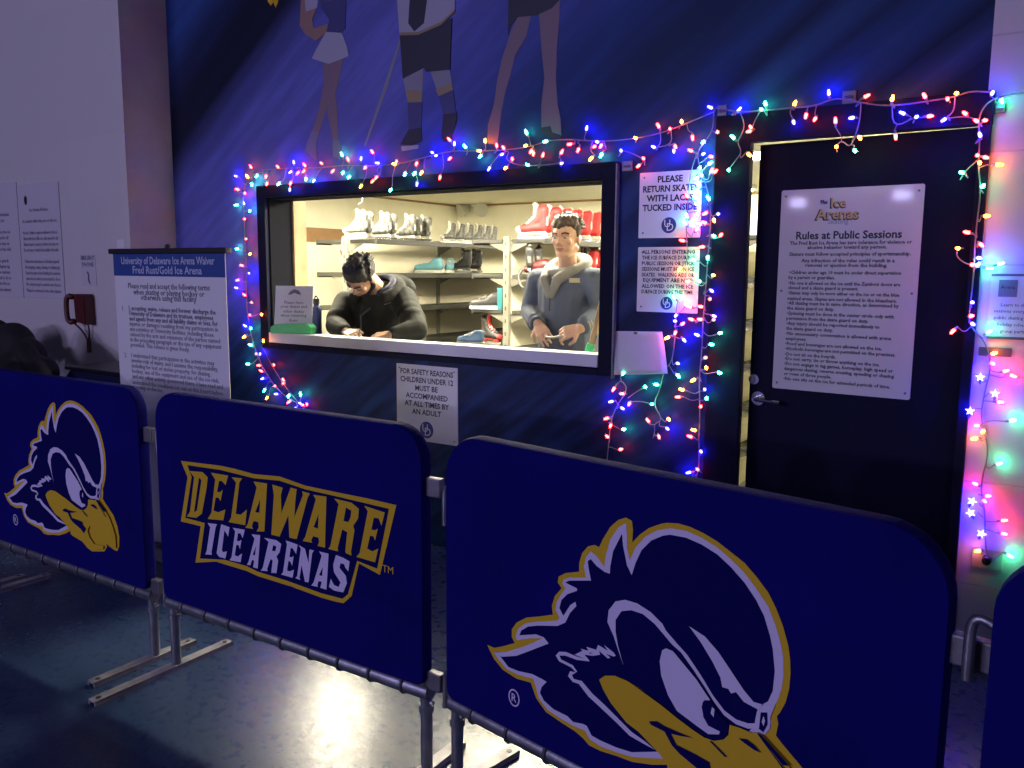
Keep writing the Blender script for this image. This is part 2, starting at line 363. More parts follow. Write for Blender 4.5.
LOGO = json.loads(r'''{"gold":[[-0.4472,0.4991],[-0.4213,0.4993],[-0.3887,0.5143],[-0.3464,0.5372],[-0.3571,0.5498],[-0.3573,0.5712],[-0.3401,0.5951],[-0.3061,0.6186],[-0.2661,0.6332],[-0.2177,0.6527],[-0.2213,0.6745],[-0.2123,0.7024],[-0.1907,0.7284],[-0.2035,0.7399],[-0.2007,0.7557],[-0.1791,0.7702],[-0.1368,0.7847],[-0.1373,0.8064],[-0.129,0.8327],[-0.1117,0.8536],[-0.0915,0.8618],[-0.0788,0.8591],[-0.0691,0.8802],[-0.0475,0.9155],[-0.0259,0.9363],[-0.0044,0.9464],[0.0119,0.9421],[0.0152,0.9224],[0.0145,0.8927],[0.034,0.9153],[0.0594,0.9367],[0.0895,0.9522],[0.1029,0.9573],[0.1323,0.9623],[0.1613,0.9613],[0.1947,0.9547],[0.2274,0.9444],[0.2596,0.9291],[0.2911,0.914],[0.318,0.8922],[0.3446,0.8668],[0.3627,0.8394],[0.3788,0.8077],[0.3907,0.775],[0.3932,0.7664],[0.3978,0.7416],[0.4,0.7159],[0.399,0.6827],[0.3933,0.6518],[0.3823,0.6248],[0.3765,0.6163],[0.3803,0.601],[0.3767,0.5744],[0.3898,0.563],[0.4113,0.5469],[0.4557,0.5144],[0.4838,0.4734],[0.4979,0.4305],[0.4966,0.3897],[0.4842,0.3696],[0.4639,0.3691],[0.4276,0.3789],[0.4006,0.3884],[0.4085,0.3759],[0.3893,0.3526],[0.2948,0.3375],[0.2583,0.3477],[0.2199,0.3681],[0.1434,0.3821],[0.1263,0.389],[0.1254,0.4017],[0.0841,0.3838],[0.0304,0.3677],[-0.0144,0.3633],[-0.0605,0.3562],[-0.0963,0.3563],[-0.1148,0.3666],[-0.1396,0.3744],[-0.1837,0.3801],[-0.2357,0.3886],[-0.2694,0.4129],[-0.2888,0.4484],[-0.3383,0.4415],[-0.3882,0.4485],[-0.4211,0.4674],[-0.4434,0.4932]],"white":[[-0.4212,0.4856],[-0.3743,0.5038],[-0.3187,0.5355],[-0.285,0.557],[-0.2488,0.5816],[-0.2919,0.5679],[-0.3396,0.5474],[-0.3432,0.5596],[-0.333,0.5814],[-0.3059,0.604],[-0.2659,0.6203],[-0.2016,0.6423],[-0.1955,0.6518],[-0.2084,0.6681],[-0.2057,0.6891],[-0.1904,0.7135],[-0.1783,0.7318],[-0.1879,0.7416],[-0.185,0.7524],[-0.1666,0.7622],[-0.1157,0.7756],[-0.1222,0.8005],[-0.1169,0.826],[-0.1027,0.8438],[-0.0851,0.8362],[-0.0616,0.816],[-0.0594,0.8401],[-0.0466,0.8854],[-0.0254,0.918],[-0.004,0.9342],[-0.0006,0.9098],[0.0004,0.8779],[0.0094,0.8502],[0.0245,0.8836],[0.0498,0.9144],[0.08,0.9355],[0.1147,0.948],[0.1522,0.9507],[0.1905,0.9443],[0.228,0.9319],[0.2603,0.9146],[0.2921,0.8937],[0.3192,0.8679],[0.3461,0.8386],[0.3646,0.8033],[0.3767,0.7704],[0.3835,0.7429],[0.3862,0.7069],[0.3837,0.6772],[0.3769,0.6498],[0.3654,0.6287],[0.3619,0.6148],[0.3669,0.5999],[0.3636,0.5818],[0.3558,0.5693],[0.3348,0.5573],[0.1429,0.4792],[0.1172,0.4132],[0.0678,0.3935],[0.03,0.3807],[-0.0147,0.373],[-0.0609,0.3686],[-0.0937,0.3727],[-0.1092,0.3892],[-0.1461,0.3872],[-0.1839,0.3904],[-0.2293,0.3964],[-0.2594,0.4167],[-0.2733,0.4487],[-0.2802,0.4621],[-0.3315,0.4547],[-0.3739,0.4561],[-0.4028,0.4708],[-0.4234,0.4887]],"navy":[[-0.3921,0.4843],[-0.3391,0.5047],[-0.2847,0.5387],[-0.2291,0.574],[-0.2456,0.5852],[-0.272,0.5847],[-0.3293,0.564],[-0.3226,0.5793],[-0.299,0.5972],[-0.2658,0.61],[-0.2013,0.6287],[-0.1765,0.6449],[-0.1617,0.6744],[-0.1426,0.6973],[-0.1459,0.7072],[-0.1621,0.6941],[-0.1831,0.6605],[-0.196,0.6768],[-0.1901,0.6986],[-0.1719,0.7187],[-0.1417,0.7359],[-0.1418,0.7418],[-0.1601,0.7442],[-0.1786,0.7466],[-0.1665,0.7548],[-0.1363,0.7629],[-0.0997,0.7726],[-0.1074,0.7995],[-0.1108,0.8179],[-0.1022,0.8248],[-0.0845,0.8125],[-0.0613,0.8042],[-0.0454,0.8036],[-0.0447,0.8203],[-0.0375,0.8596],[-0.0141,0.9067],[-0.0105,0.8799],[0.0017,0.8367],[0.0159,0.8159],[0.0256,0.8474],[0.0404,0.8806],[0.0655,0.909],[0.0955,0.927],[0.1137,0.9333],[0.1528,0.9357],[0.1911,0.9296],[0.2286,0.9173],[0.2611,0.8981],[0.2931,0.8732],[0.3205,0.8436],[0.3388,0.816],[0.3534,0.7794],[0.3611,0.7518],[0.3675,0.7086],[0.3655,0.6664],[0.3564,0.64],[0.3462,0.6307],[0.3336,0.5825],[0.309,0.5468],[0.2472,0.5039],[0.096,0.4213],[0.0297,0.3918],[-0.015,0.3853],[-0.0613,0.3835],[-0.088,0.3851],[-0.1035,0.4042],[-0.1157,0.4044],[-0.1463,0.3974],[-0.1652,0.4055],[-0.2099,0.4064],[-0.2428,0.4176],[-0.2563,0.4337],[-0.25,0.4518],[-0.2338,0.4707],[-0.2503,0.4727],[-0.2838,0.4741],[-0.3316,0.4654],[-0.3668,0.464],[-0.392,0.48],[-0.3993,0.4857]],"brow":[[0.1703,0.7433],[0.209,0.7325],[0.2426,0.7086],[0.2713,0.6795],[0.3042,0.6461],[0.3269,0.6289],[0.3462,0.6307],[0.3406,0.615],[0.334,0.6168],[0.3054,0.6209],[0.2869,0.6355],[0.276,0.6284],[0.2688,0.6362],[0.2552,0.6348],[0.2497,0.6546],[0.2299,0.6826],[0.2002,0.7166]],"loop":[[0.0011,0.5955],[-0.0287,0.6574],[-0.0477,0.6865],[-0.0446,0.7161],[-0.0257,0.7429],[0.0016,0.7544],[0.034,0.7553],[0.0713,0.7455],[0.1029,0.7276],[0.1119,0.7154],[0.1429,0.6937],[0.1681,0.6773],[0.2034,0.6427],[0.2332,0.6092],[0.2621,0.5849],[0.2897,0.576],[0.3163,0.5778],[0.3313,0.5838],[0.3344,0.6084],[0.337,0.6171],[0.3483,0.6307],[0.3732,0.6401],[0.3642,0.6115],[0.3642,0.5862],[0.3549,0.5689],[0.3417,0.5747],[0.334,0.5733],[0.3169,0.5664],[0.2902,0.5653],[0.2626,0.5741],[0.2385,0.5935],[0.2139,0.6198],[0.1839,0.6492],[0.1534,0.6769],[0.1281,0.6889],[0.102,0.7078],[0.0826,0.7214],[0.0507,0.7348],[0.0186,0.7346],[-0.0084,0.7243],[-0.0243,0.6983],[-0.0235,0.67],[-0.0159,0.639]],"slit":[[0.3437,0.6128],[0.3575,0.6181],[0.3596,0.5928],[0.3513,0.5726],[0.3417,0.5763]],"drop":[[0.3503,0.6082],[0.3542,0.5992],[0.3515,0.5862],[0.3472,0.5943]],"eye":[[0.106,0.6681],[0.1159,0.6759],[0.1336,0.6749],[0.1592,0.6564],[0.1943,0.6306],[0.229,0.5966],[0.2151,0.5914],[0.2101,0.5739],[0.2144,0.5532],[0.2269,0.538],[0.2551,0.5359],[0.2531,0.5285],[0.2277,0.5191],[0.1987,0.5268],[0.1489,0.5415],[0.1251,0.5692],[0.1057,0.6083],[0.1004,0.641]],"pupil":[[0.2129,0.5883],[0.2314,0.5975],[0.2487,0.5753],[0.2722,0.5626],[0.2754,0.5441],[0.2649,0.5244],[0.2467,0.5148],[0.2372,0.5176],[0.2554,0.5294],[0.255,0.5372],[0.2292,0.5389],[0.2167,0.5541],[0.2101,0.5739]],"glint":[[0.2352,0.5843],[0.2414,0.5814],[0.2399,0.5631],[0.2326,0.5692]],"beak":[[-0.0655,0.5383],[-0.0485,0.5541],[-0.0203,0.564],[0.0131,0.5638],[0.046,0.559],[0.0675,0.555],[0.0224,0.5624],[0.0606,0.5525],[0.1082,0.5398],[0.1495,0.5256],[0.1895,0.5141],[0.2187,0.5078],[0.2423,0.5098],[0.265,0.5223],[0.2757,0.5376],[0.2769,0.56],[0.2993,0.5624],[0.3259,0.5623],[0.3395,0.5686],[0.3517,0.5642],[0.3975,0.5336],[0.4323,0.5067],[0.459,0.4699],[0.4793,0.4323],[0.4842,0.3814],[0.4323,0.3952],[0.4086,0.4125],[0.3605,0.4237],[0.3036,0.4338],[0.2873,0.45],[0.2706,0.4244],[0.287,0.3989],[0.3197,0.3759],[0.3926,0.378],[0.3893,0.3637],[0.3113,0.3486],[0.2784,0.3555],[0.2452,0.3738],[0.2033,0.391],[0.1609,0.3989],[0.1266,0.4081],[0.1251,0.4086],[0.109,0.423],[0.0495,0.4531],[0.0164,0.4616],[-0.0296,0.4926],[-0.0533,0.5181]],"mouth":[[0.1207,0.4818],[0.1359,0.4856],[0.1519,0.4643],[0.2014,0.4621],[0.2352,0.4584],[0.2376,0.4476],[0.2624,0.4325],[0.2456,0.4114],[0.2206,0.4264],[0.1615,0.4462],[0.1411,0.4576]],"beakline":[[0.0787,0.4909],[0.0994,0.4991],[0.1202,0.4956],[0.1607,0.4956],[0.1927,0.4972],[0.161,0.4888],[0.1258,0.4825],[0.0842,0.4846]],"crease":[[0.233,0.5069],[0.2376,0.5088],[0.2757,0.4892],[0.2712,0.4864]],"nostril":[[0.3004,0.5411],[0.3179,0.5461],[0.3357,0.5405],[0.3513,0.5299],[0.3362,0.53],[0.314,0.5359]],"ridge":[[0.3394,0.5699],[0.3515,0.5684],[0.4123,0.5285],[0.4001,0.5245],[0.3697,0.5462],[0.4181,0.5048],[0.4086,0.508]],"wing":[[0.0933,0.4248],[0.0612,0.4267],[0.0229,0.4303],[-0.0169,0.4485],[-0.0636,0.4674],[-0.0995,0.4813],[-0.1302,0.5028],[-0.1486,0.5012],[-0.1643,0.5109],[-0.1584,0.5256],[-0.14,0.5295],[-0.1556,0.5368],[-0.1932,0.5392],[-0.2049,0.5506],[-0.1937,0.5645],[-0.1718,0.5708],[-0.1379,0.5705],[-0.1018,0.5741],[-0.0987,0.5712],[-0.1377,0.562],[-0.1748,0.5607],[-0.1935,0.5544],[-0.187,0.5464],[-0.1495,0.5439],[-0.1358,0.5325],[-0.1521,0.5177],[-0.1457,0.5098],[-0.1213,0.5135],[-0.0878,0.4931],[-0.0522,0.4791],[-0.0059,0.4577],[0.028,0.4421],[0.0664,0.4337]],"zig":[[-0.1441,0.5734],[-0.1202,0.5913],[-0.1263,0.5943],[-0.1024,0.5972],[-0.1085,0.605],[-0.079,0.6073],[-0.0736,0.6213],[-0.0446,0.6162],[-0.0563,0.6269],[-0.0276,0.617],[-0.0218,0.6117],[-0.0273,0.6075],[-0.05,0.6071],[-0.0373,0.6017],[-0.044,0.597],[-0.0703,0.6077],[-0.0671,0.599],[-0.0845,0.5908],[-0.0963,0.5918],[-0.0876,0.5971],[-0.1022,0.5923],[-0.0844,0.5898],[-0.114,0.5834],[-0.0988,0.5737],[-0.1137,0.5736]],"rc":[-0.3476,0.3849],"letters":[["g",[[-0.4495,0.792],[-0.3773,0.7983],[-0.3502,0.7836],[-0.3582,0.7456],[-0.3904,0.6473],[-0.4226,0.6268],[-0.4752,0.6232],[-0.4562,0.6439],[-0.4244,0.7731]],[[-0.3979,0.7769],[-0.3849,0.7676],[-0.4174,0.6541],[-0.4329,0.6463]]],["g",[[-0.3323,0.8023],[-0.2419,0.8048],[-0.2568,0.7694],[-0.2755,0.7812],[-0.2898,0.7798],[-0.3031,0.7391],[-0.2867,0.7402],[-0.273,0.751],[-0.2863,0.7087],[-0.2966,0.7196],[-0.3122,0.7172],[-0.3261,0.6692],[-0.3019,0.6672],[-0.2628,0.6832],[-0.276,0.6429],[-0.3596,0.6338],[-0.3378,0.6598],[-0.3104,0.782]]],["g",[[-0.2239,0.8016],[-0.1711,0.8055],[-0.1855,0.7892],[-0.2095,0.6775],[-0.1852,0.6779],[-0.1526,0.7013],[-0.1638,0.6455],[-0.249,0.6416],[-0.2351,0.6586],[-0.2025,0.7867]]],["g",[[-0.1145,0.803],[-0.049,0.8056],[-0.0696,0.6407],[-0.1075,0.6339],[-0.0965,0.6502],[-0.0977,0.6677],[-0.1213,0.6673],[-0.1305,0.6478],[-0.1247,0.6395],[-0.1642,0.6368],[-0.151,0.6514],[-0.1002,0.784]],[[-0.0848,0.7477],[-0.091,0.7008],[-0.1115,0.6988]]],["g",[[-0.0244,0.8056],[0.0242,0.8026],[0.0147,0.7764],[0.0145,0.7167],[0.0612,0.8087],[0.0884,0.8069],[0.0811,0.7703],[0.0744,0.7135],[0.1157,0.7919],[0.113,0.8045],[0.1475,0.8023],[0.1369,0.7878],[0.0822,0.6426],[0.0486,0.6414],[0.0469,0.7155],[0.0027,0.636],[-0.0366,0.636],[-0.0183,0.7713]]],["g",[[0.1612,0.8002],[0.2189,0.8033],[0.2076,0.6381],[0.1758,0.638],[0.1826,0.6511],[0.1807,0.6655],[0.1567,0.6658],[0.1481,0.6506],[0.1519,0.6436],[0.1095,0.6416],[0.1215,0.6576],[0.1727,0.7874]],[[0.1832,0.7423],[0.1793,0.6947],[0.1601,0.696]]],["g",[[0.2515,0.8026],[0.3235,0.8009],[0.3536,0.7866],[0.3499,0.7561],[0.3292,0.7298],[0.3342,0.7164],[0.3183,0.6476],[0.3194,0.6346],[0.2968,0.6377],[0.2947,0.646],[0.3038,0.7053],[0.2834,0.7103],[0.2626,0.6486],[0.2638,0.6371],[0.2218,0.6367],[0.2315,0.6485],[0.2703,0.7884]],[[0.3005,0.7819],[0.3229,0.7759],[0.3186,0.7536],[0.3092,0.7377],[0.2895,0.7383]]],["g",[[0.3752,0.7996],[0.4562,0.7923],[0.4427,0.7497],[0.4324,0.7701],[0.413,0.7696],[0.4029,0.7315],[0.4173,0.7313],[0.4282,0.7388],[0.4168,0.7003],[0.4097,0.712],[0.3967,0.7107],[0.3849,0.669],[0.4052,0.6644],[0.4286,0.6773],[0.4155,0.6325],[0.3397,0.6346],[0.3535,0.6487],[0.3894,0.7852]]],["w",[[-0.3606,0.6186],[-0.3101,0.6237],[-0.3186,0.6111],[-0.3467,0.516],[-0.345,0.5073],[-0.3816,0.5017],[-0.3728,0.5147],[-0.3479,0.6059]]],["w",[[-0.2878,0.6276],[-0.2446,0.6241],[-0.2541,0.5893],[-0.2622,0.5989],[-0.2726,0.6081],[-0.29,0.5344],[-0.2827,0.5284],[-0.2637,0.5358],[-0.2729,0.5079],[-0.306,0.5074],[-0.3187,0.5177],[-0.2945,0.6079]]],["w",[[-0.2284,0.6255],[-0.1667,0.6291],[-0.1789,0.598],[-0.1887,0.6122],[-0.2025,0.6111],[-0.2093,0.5829],[-0.1965,0.5838],[-0.1856,0.5909],[-0.1948,0.5563],[-0.2015,0.5697],[-0.2134,0.5675],[-0.223,0.5289],[-0.2069,0.5283],[-0.1849,0.5436],[-0.1941,0.5103],[-0.2512,0.5063],[-0.2396,0.5204],[-0.2161,0.6145]]],["w",[[-0.1339,0.6199],[-0.0906,0.6241],[-0.1086,0.5058],[-0.1313,0.5055],[-0.1249,0.53],[-0.1363,0.5299],[-0.1446,0.51],[-0.1625,0.5079],[-0.1535,0.5206],[-0.1191,0.6068]],[[-0.1131,0.5828],[-0.1199,0.549],[-0.1312,0.549]]],["w",[[-0.0726,0.6189],[-0.0126,0.6214],[0.0096,0.613],[0.0005,0.5831],[-0.015,0.566],[-0.0077,0.5533],[-0.0175,0.5088],[-0.0426,0.505],[-0.0337,0.5481],[-0.0435,0.5519],[-0.0623,0.5138],[-0.0596,0.5072],[-0.0934,0.5017],[-0.0825,0.5154],[-0.051,0.6087]],[[-0.0283,0.6023],[-0.0135,0.6002],[-0.0192,0.5828],[-0.0362,0.581]]],["w",[[0.0313,0.629],[0.0857,0.6252],[0.0778,0.5922],[0.0642,0.6078],[0.0533,0.6088],[0.0462,0.5769],[0.0571,0.5772],[0.0658,0.5838],[0.0577,0.5486],[0.0498,0.5623],[0.0413,0.5619],[0.0332,0.5283],[0.0468,0.528],[0.0657,0.538],[0.0578,0.5089],[0.005,0.5089],[0.014,0.5182],[0.0368,0.6178]]],["w",[[0.0899,0.6248],[0.1185,0.6181],[0.1332,0.573],[0.1389,0.6191],[0.1592,0.62],[0.1507,0.6094],[0.131,0.5092],[0.1145,0.5075],[0.1016,0.5606],[0.09,0.5156],[0.0939,0.5091],[0.0714,0.5105],[0.0801,0.5197],[0.1002,0.6147]]],["w",[[0.1817,0.6213],[0.2229,0.6216],[0.2098,0.5022],[0.1835,0.5025],[0.1898,0.5236],[0.1761,0.523],[0.17,0.5073],[0.1731,0.5032],[0.143,0.5015],[0.154,0.5141],[0.1924,0.6086]],[[0.1961,0.5737],[0.1928,0.5433],[0.1792,0.5434]]],["w",[[0.2542,0.6236],[0.2849,0.6209],[0.3114,0.6146],[0.3053,0.5814],[0.2933,0.5906],[0.2882,0.6012],[0.2729,0.601],[0.2686,0.5856],[0.2949,0.5647],[0.2982,0.5421],[0.282,0.5093],[0.2431,0.5066],[0.2213,0.5137],[0.23,0.5422],[0.2436,0.5244],[0.263,0.5227],[0.2712,0.5392],[0.2448,0.566],[0.2415,0.5889]]]],"border":[[-0.4964,0.8218],[-0.2811,0.8333],[-0.2063,0.8327],[-0.1133,0.8278],[0.0103,0.8371],[0.1258,0.8242],[0.275,0.8234],[0.3866,0.8238],[0.5,0.8214],[0.4329,0.5965],[0.349,0.6152],[0.3163,0.5052],[0.2811,0.4737],[0.2499,0.4713],[0.1865,0.4701],[0.0295,0.4781],[0.0653,0.4769],[-0.1099,0.4787],[-0.1668,0.485],[-0.2797,0.4857],[-0.3239,0.4866],[-0.4396,0.4596],[-0.4015,0.6002],[-0.5124,0.5985],[-0.4628,0.7676]],"border_in":[[-0.4598,0.8116],[-0.282,0.8187],[-0.114,0.8137],[0.0097,0.8233],[0.1254,0.8124],[0.2747,0.8103],[0.4719,0.8059],[0.4224,0.6141],[0.3417,0.6223],[0.3011,0.5076],[0.2776,0.4877],[0.187,0.4852],[0.0301,0.4931],[-0.1091,0.4948],[-0.1659,0.5028],[-0.2787,0.5023],[-0.4127,0.4803],[-0.3777,0.6157],[-0.4851,0.6162],[-0.4394,0.771]],"tm":[0.4441,0.6199]}''')
# ================================================================== SETTING
bm = newbm(); box(bm, (-3, -2.3, -.05), (24, 12, .1)); struct('floor', bm, 'floor')
WT = .15
OX0, OX1, OZ0, OZ1 = -4.04, -1.795, 1.045, 1.915       # service window opening
DX0, DX1, DZ1 = -1.26, -.30, 2.13                       # door hole in the wall
# wall carrying the mural
bm = newbm()
def wbox(x0, x1, z0, z1, mi=0, y0=YW, y1=YW+WT): box(bm, ((x0+x1)/2, (y0+y1)/2, (z0+z1)/2), (x1-x0, y1-y0, z1-z0), mi=mi)
wbox(-6.6, OX0, 0, 5.2); wbox(OX0, OX1, 0, OZ0); wbox(OX0, OX1, OZ1, 5.2); wbox(OX1, DX0, 0, 5.2); wbox(DX0, DX1, DZ1, 5.2); wbox(DX1, -.283, 0, 5.2)
for f in bm.faces:
    if f.calc_center_median().y > YW+WT-.001: f.material_index = 1
struct('wall_front', bm, ['mural', 'inwall'])
bm = newbm(); wbox(-.283, 5.0, 0, 5.2); struct('wall_right', bm, 'white_wall')
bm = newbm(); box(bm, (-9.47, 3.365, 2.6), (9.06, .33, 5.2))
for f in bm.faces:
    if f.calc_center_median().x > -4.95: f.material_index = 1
struct('wall_left', bm, ['left_wall', 'return_shade'])
# rental room
RX0, RX1, RY1, RZ = -6.4, .25, 8.6, 2.29
bm = newbm(); box(bm, ((RX0+RX1)/2, (YW+WT+RY1)/2, -.04), (RX1-RX0, RY1-YW-WT, .08)); struct('floor_rental_room', bm, 'shelf')
bm = newbm(); box(bm, ((RX0+RX1)/2, (YW+WT+RY1)/2, RZ+.04), (RX1-RX0+.2, RY1-YW-WT+.1, .08)); struct('ceiling', bm, 'inceil')
bm = newbm(); box(bm, (RX0-.05, (YW+WT+RY1)/2, RZ/2), (.1, RY1-YW-WT, RZ)); struct('wall_rental_left', bm, 'inwall')
bm = newbm(); box(bm, (RX1+.05, (YW+WT+RY1)/2, RZ/2), (.1, RY1-YW-WT, RZ)); struct('wall_rental_right', bm, 'inwall')
bm = newbm(); box(bm, ((RX0+RX1)/2, RY1+.05, RZ/2), (RX1-RX0+.2, .1, RZ)); struct('wall_rental_back', bm, 'inwall')
bm = newbm(); box(bm, ((RX0+RX1)/2, RY1-.01, RZ-.012), (RX1-RX0, .02, .02)); box(bm, (RX0+.01, (YW+WT+RY1)/2, RZ-.012), (.02, RY1-YW-WT, .02)); struct('trim_1', bm, 'brownboard')
# brown board on the far left wall of the rental room
a, b, c_ = WX(302.5, 227, RX0), WX(344, 230.5, RX0), WX(302.5, 241.5, RX0)
bm = newbm(); box(bm, (RX0+.012, (a.y-.5+b.y)/2, (a.z+c_.z)/2), (.024, b.y-a.y+.5, a.z-c_.z), bevel=.003)
tag(obj('wall_board', bm, 'brownboard'), 'brown wooden board fixed high on the cream wall behind the shelves', 'board')

# window: frame, jambs
win = bpy.data.objects.new('window_1', None); COL.objects.link(win); win['kind'] = 'structure'; XF['window_1'] = Matrix.Identity(4)
bm = newbm(); T = .07
for x0, x1, z0, z1 in ((OX0-T, OX0, OZ0-.03, OZ1+T), (OX1, OX1+T, OZ0-.03, OZ1+T), (OX0, OX1, OZ1, OZ1+T), (OX0, OX1, OZ0-.03, OZ0)):
    box(bm, ((x0+x1)/2, YW-.0125, (z0+z1)/2), (x1-x0, .035, z1-z0), bevel=.003)
obj('window_frame', bm, 'frame_navy', win)
bm = newbm()
box(bm, (OX0-.006, YW+.085, (OZ0+OZ1)/2), (.03, .17, OZ1-OZ0)); box(bm, (OX1+.006, YW+.085, (OZ0+OZ1)/2), (.03, .17, OZ1-OZ0)); box(bm, ((OX0+OX1)/2, YW+.085, OZ1+.006), (OX1-OX0, .17, .03))
M['jamb'] = mat('dark_jamb', (.011, .012, .018), .8, spec=.05)
obj('window_jamb', bm, 'jamb', win)
bm = newbm(); box(bm, (OX0+.0, YW+.225, (OZ0+OZ1)/2+.08), (.05, .10, OZ1-OZ0+.3)); 
obj('timber_stud', bm, 'wood', win)
# lift out edge of the window trim that catches the light
bm = newbm(); box(bm, (OX1+T+.004, YW-.018, (OZ0+OZ1)/2+.01), (.006, .03, OZ1-OZ0+.1)); obj('edge_bead', bm, 'steel_dull', win)

# counter
ct = thing('service_counter', 'white counter ledge along the bottom of the bright service window', 'counter', ((OX0+OX1)/2, YW+.2, 0))
CZ = 1.082
bm = newbm(); box(bm, ((OX0+OX1)/2, YW+.175, CZ-.02), (OX1-OX0-.012, .19, .04), bevel=.004); obj('counter_top', bm, 'counter', ct, world=True)
bm = newbm(); box(bm, ((OX0+OX1)/2, YW+.022, 1.0815), (OX1-OX0-.006, .104, .061), bevel=.004); obj('front_lip', bm, 'counter', ct, world=True)
bm = newbm(); box(bm, ((OX0+OX1)/2, YW+.255, (CZ-.04)/2), (OX1-OX0-.1, .03, CZ-.04)); obj('front_panel', bm, 'shelf', ct, world=True)

# door: frame boards + ajar leaf
dr = bpy.data.objects.new('door_1', None); COL.objects.link(dr); dr['kind'] = 'structure'; XF['door_1'] = Matrix.Identity(4)
bm = newbm()
JX = -1.122
box(bm, ((-1.27+JX)/2, YW-.002, 1.07), (JX+1.27, .05, 2.14), bevel=.003)
box(bm, ((JX-.26)/2, YW-.002, (2.024+2.14)/2), (-.26-JX, .05, 2.14-2.024), bevel=.003)
box(bm, (-.28, YW-.002, 1.012), (.036, .05, 2.024), bevel=.003)
obj('door_frame', bm, 'frame_navy', dr)
leaf_a = R(-3.5)
LFW = .812
leaf = bpy.data.objects.new('door_2', None); COL.objects.link(leaf); leaf['kind'] = 'structure'
leaf.location = (-.302, YW+.028, 0); leaf.rotation_euler = (0, 0, leaf_a); XF['door_2'] = Matrix.Translation(leaf.location) @ Euler((0, 0, leaf_a)).to_matrix().to_4x4()
bm = newbm(); box(bm, (-LFW/2, .0225, 1.0169), (LFW, .045, 2.0138), bevel=.002); obj('door_leaf', bm, 'door_navy', leaf)
def lp(px, py):                        # image pixel cast onto the door leaf -> leaf coordinates
    n = Vector((math.sin(leaf_a), -math.cos(leaf_a), 0)); p0 = Vector(leaf.location)
    d = ray(px, py); w = EYE + d*((p0-EYE).dot(n)/d.dot(n)); return XF['door_2'].inverted() @ w
h = lp(759, 398)
bm = newbm(); cyl(bm, (h.x, .0, h.z), (h.x, -.012, h.z), .030, seg=24); cyl(bm, (h.x, -.01, h.z), (h.x, -.055, h.z), .011)
tube(bm, smooth_pts([(h.x, -.052, h.z), (h.x+.02, -.056, h.z), (h.x+.06, -.054, h.z-.003), (h.x+.105, -.05, h.z-.006)]), .0085)
obj('door_handle', bm, 'chrome', leaf, smooth=True)
d2 = lp(755, 379)
bm = newbm(); cyl(bm, (d2.x, 0, d2.z), (d2.x, -.016, d2.z), .026, .022, 24); box(bm, (d2.x, -.02, d2.z), (.006, .012, .022)); obj('deadbolt', bm, 'chrome', leaf, smooth=True)

# ceiling lamps of the rental room
def ceiling_lamp(loc, label, rz=0.):
    t = thing('ceiling_light', label, 'light', loc, rz, group='rental room ceiling lights')
    bm = newbm(); box(bm, (0, 0, -.02), (1.2, .3, .04), bevel=.006); obj('housing', bm, 'offwhite', t)
    bm = newbm(); box(bm, (0, 0, -.046), (1.14, .25, .012), bevel=.003); obj('diffuser', bm, 'lamp', t)
    return t
ceiling_lamp((-2.9, 4.85, RZ), 'long ceiling light just inside the service window')
ceiling_lamp((-3.05, 7.75, RZ), 'long ceiling light above the far end of the skate shelves')
ceiling_lamp((-4.72, 4.62, RZ), 'long ceiling light in the near left corner of the skate room', R(90))
ceiling_lamp((-1.4, 5.6, RZ), 'long ceiling light above the aisle behind the door')

# ================================================================== MURAL FIGURES (printed on the wall)
def Zm(ox, oy, s): return lambda *p: [W(ox+x/s, oy+y/s, YW) for x, y in p]
m2, m3 = Zm(160, 0, 3.838), Zm(380, 0, 3.838)
for nm, c in dict(mu_skin=(.19, .125, .17), mu_white=(.34, .33, .44), mu_blue=(.032, .035, .16), mu_dark=(.008, .009, .03), mu_gold=(.26, .19, .10), mu_arm=(.27, .15, .13), mu_grey=(.21, .21, .27), mu_boot=(.17, .16, .27)).items(): M[nm] = mat(nm, c, .55)
mus = ['mu_skin', 'mu_white', 'mu_blue', 'mu_dark', 'mu_gold', 'mu_arm', 'mu_grey', 'mu_boot']
def fig(name, label, shapes):
    bm = newbm()
    for i, (mi, pts) in enumerate(shapes):
        y = -.0015-.0005*i
        prism(bm, [p+Vector((0, y, 0)) for p in pts], (0, .0012-y-.0012, 0), mi)
    return tag(obj(name, bm, mus), label, 'mural', 'printed skaters in the wall mural')
ext = lambda f, *p: f(*p)
fig('mural_skater', 'mural print of a skater in white skirt and blue vest, leftmost of three', [
    (0, m2((625, 235), (700, 235), (690, 290), (655, 345), (640, 420), (612, 508), (585, 500), (610, 420), (628, 330))),
    (0, m2((625, 235), (705, 225), (690, 300), (674, 360), (682, 430), (684, 540), (666, 540), (645, 440), (636, 340))),
    (7, m2((585, 500), (612, 508), (600, 560), (605, 612), (592, 612), (575, 595), (558, 580), (568, 540))),
    (7, m2((664, 538), (690, 538), (700, 580), (692, 612), (665, 600))),
    (5, m2((545, -60), (610, -60), (600, 38), (585, 75), (592, 110), (640, 92), (658, 100), (640, 128), (600, 157), (560, 132), (538, 100))),
    (1, m2((550, -80), (615, -80), (605, 30), (562, 45))),
    (2, m2((590, -120), (720, -120), (712, 110), (690, 130), (640, 125), (652, 75), (622, 35))),
    (1, m2((640, 123), (700, 127), (720, 180), (726, 215), (700, 226), (650, 246), (585, 225), (602, 190)))])
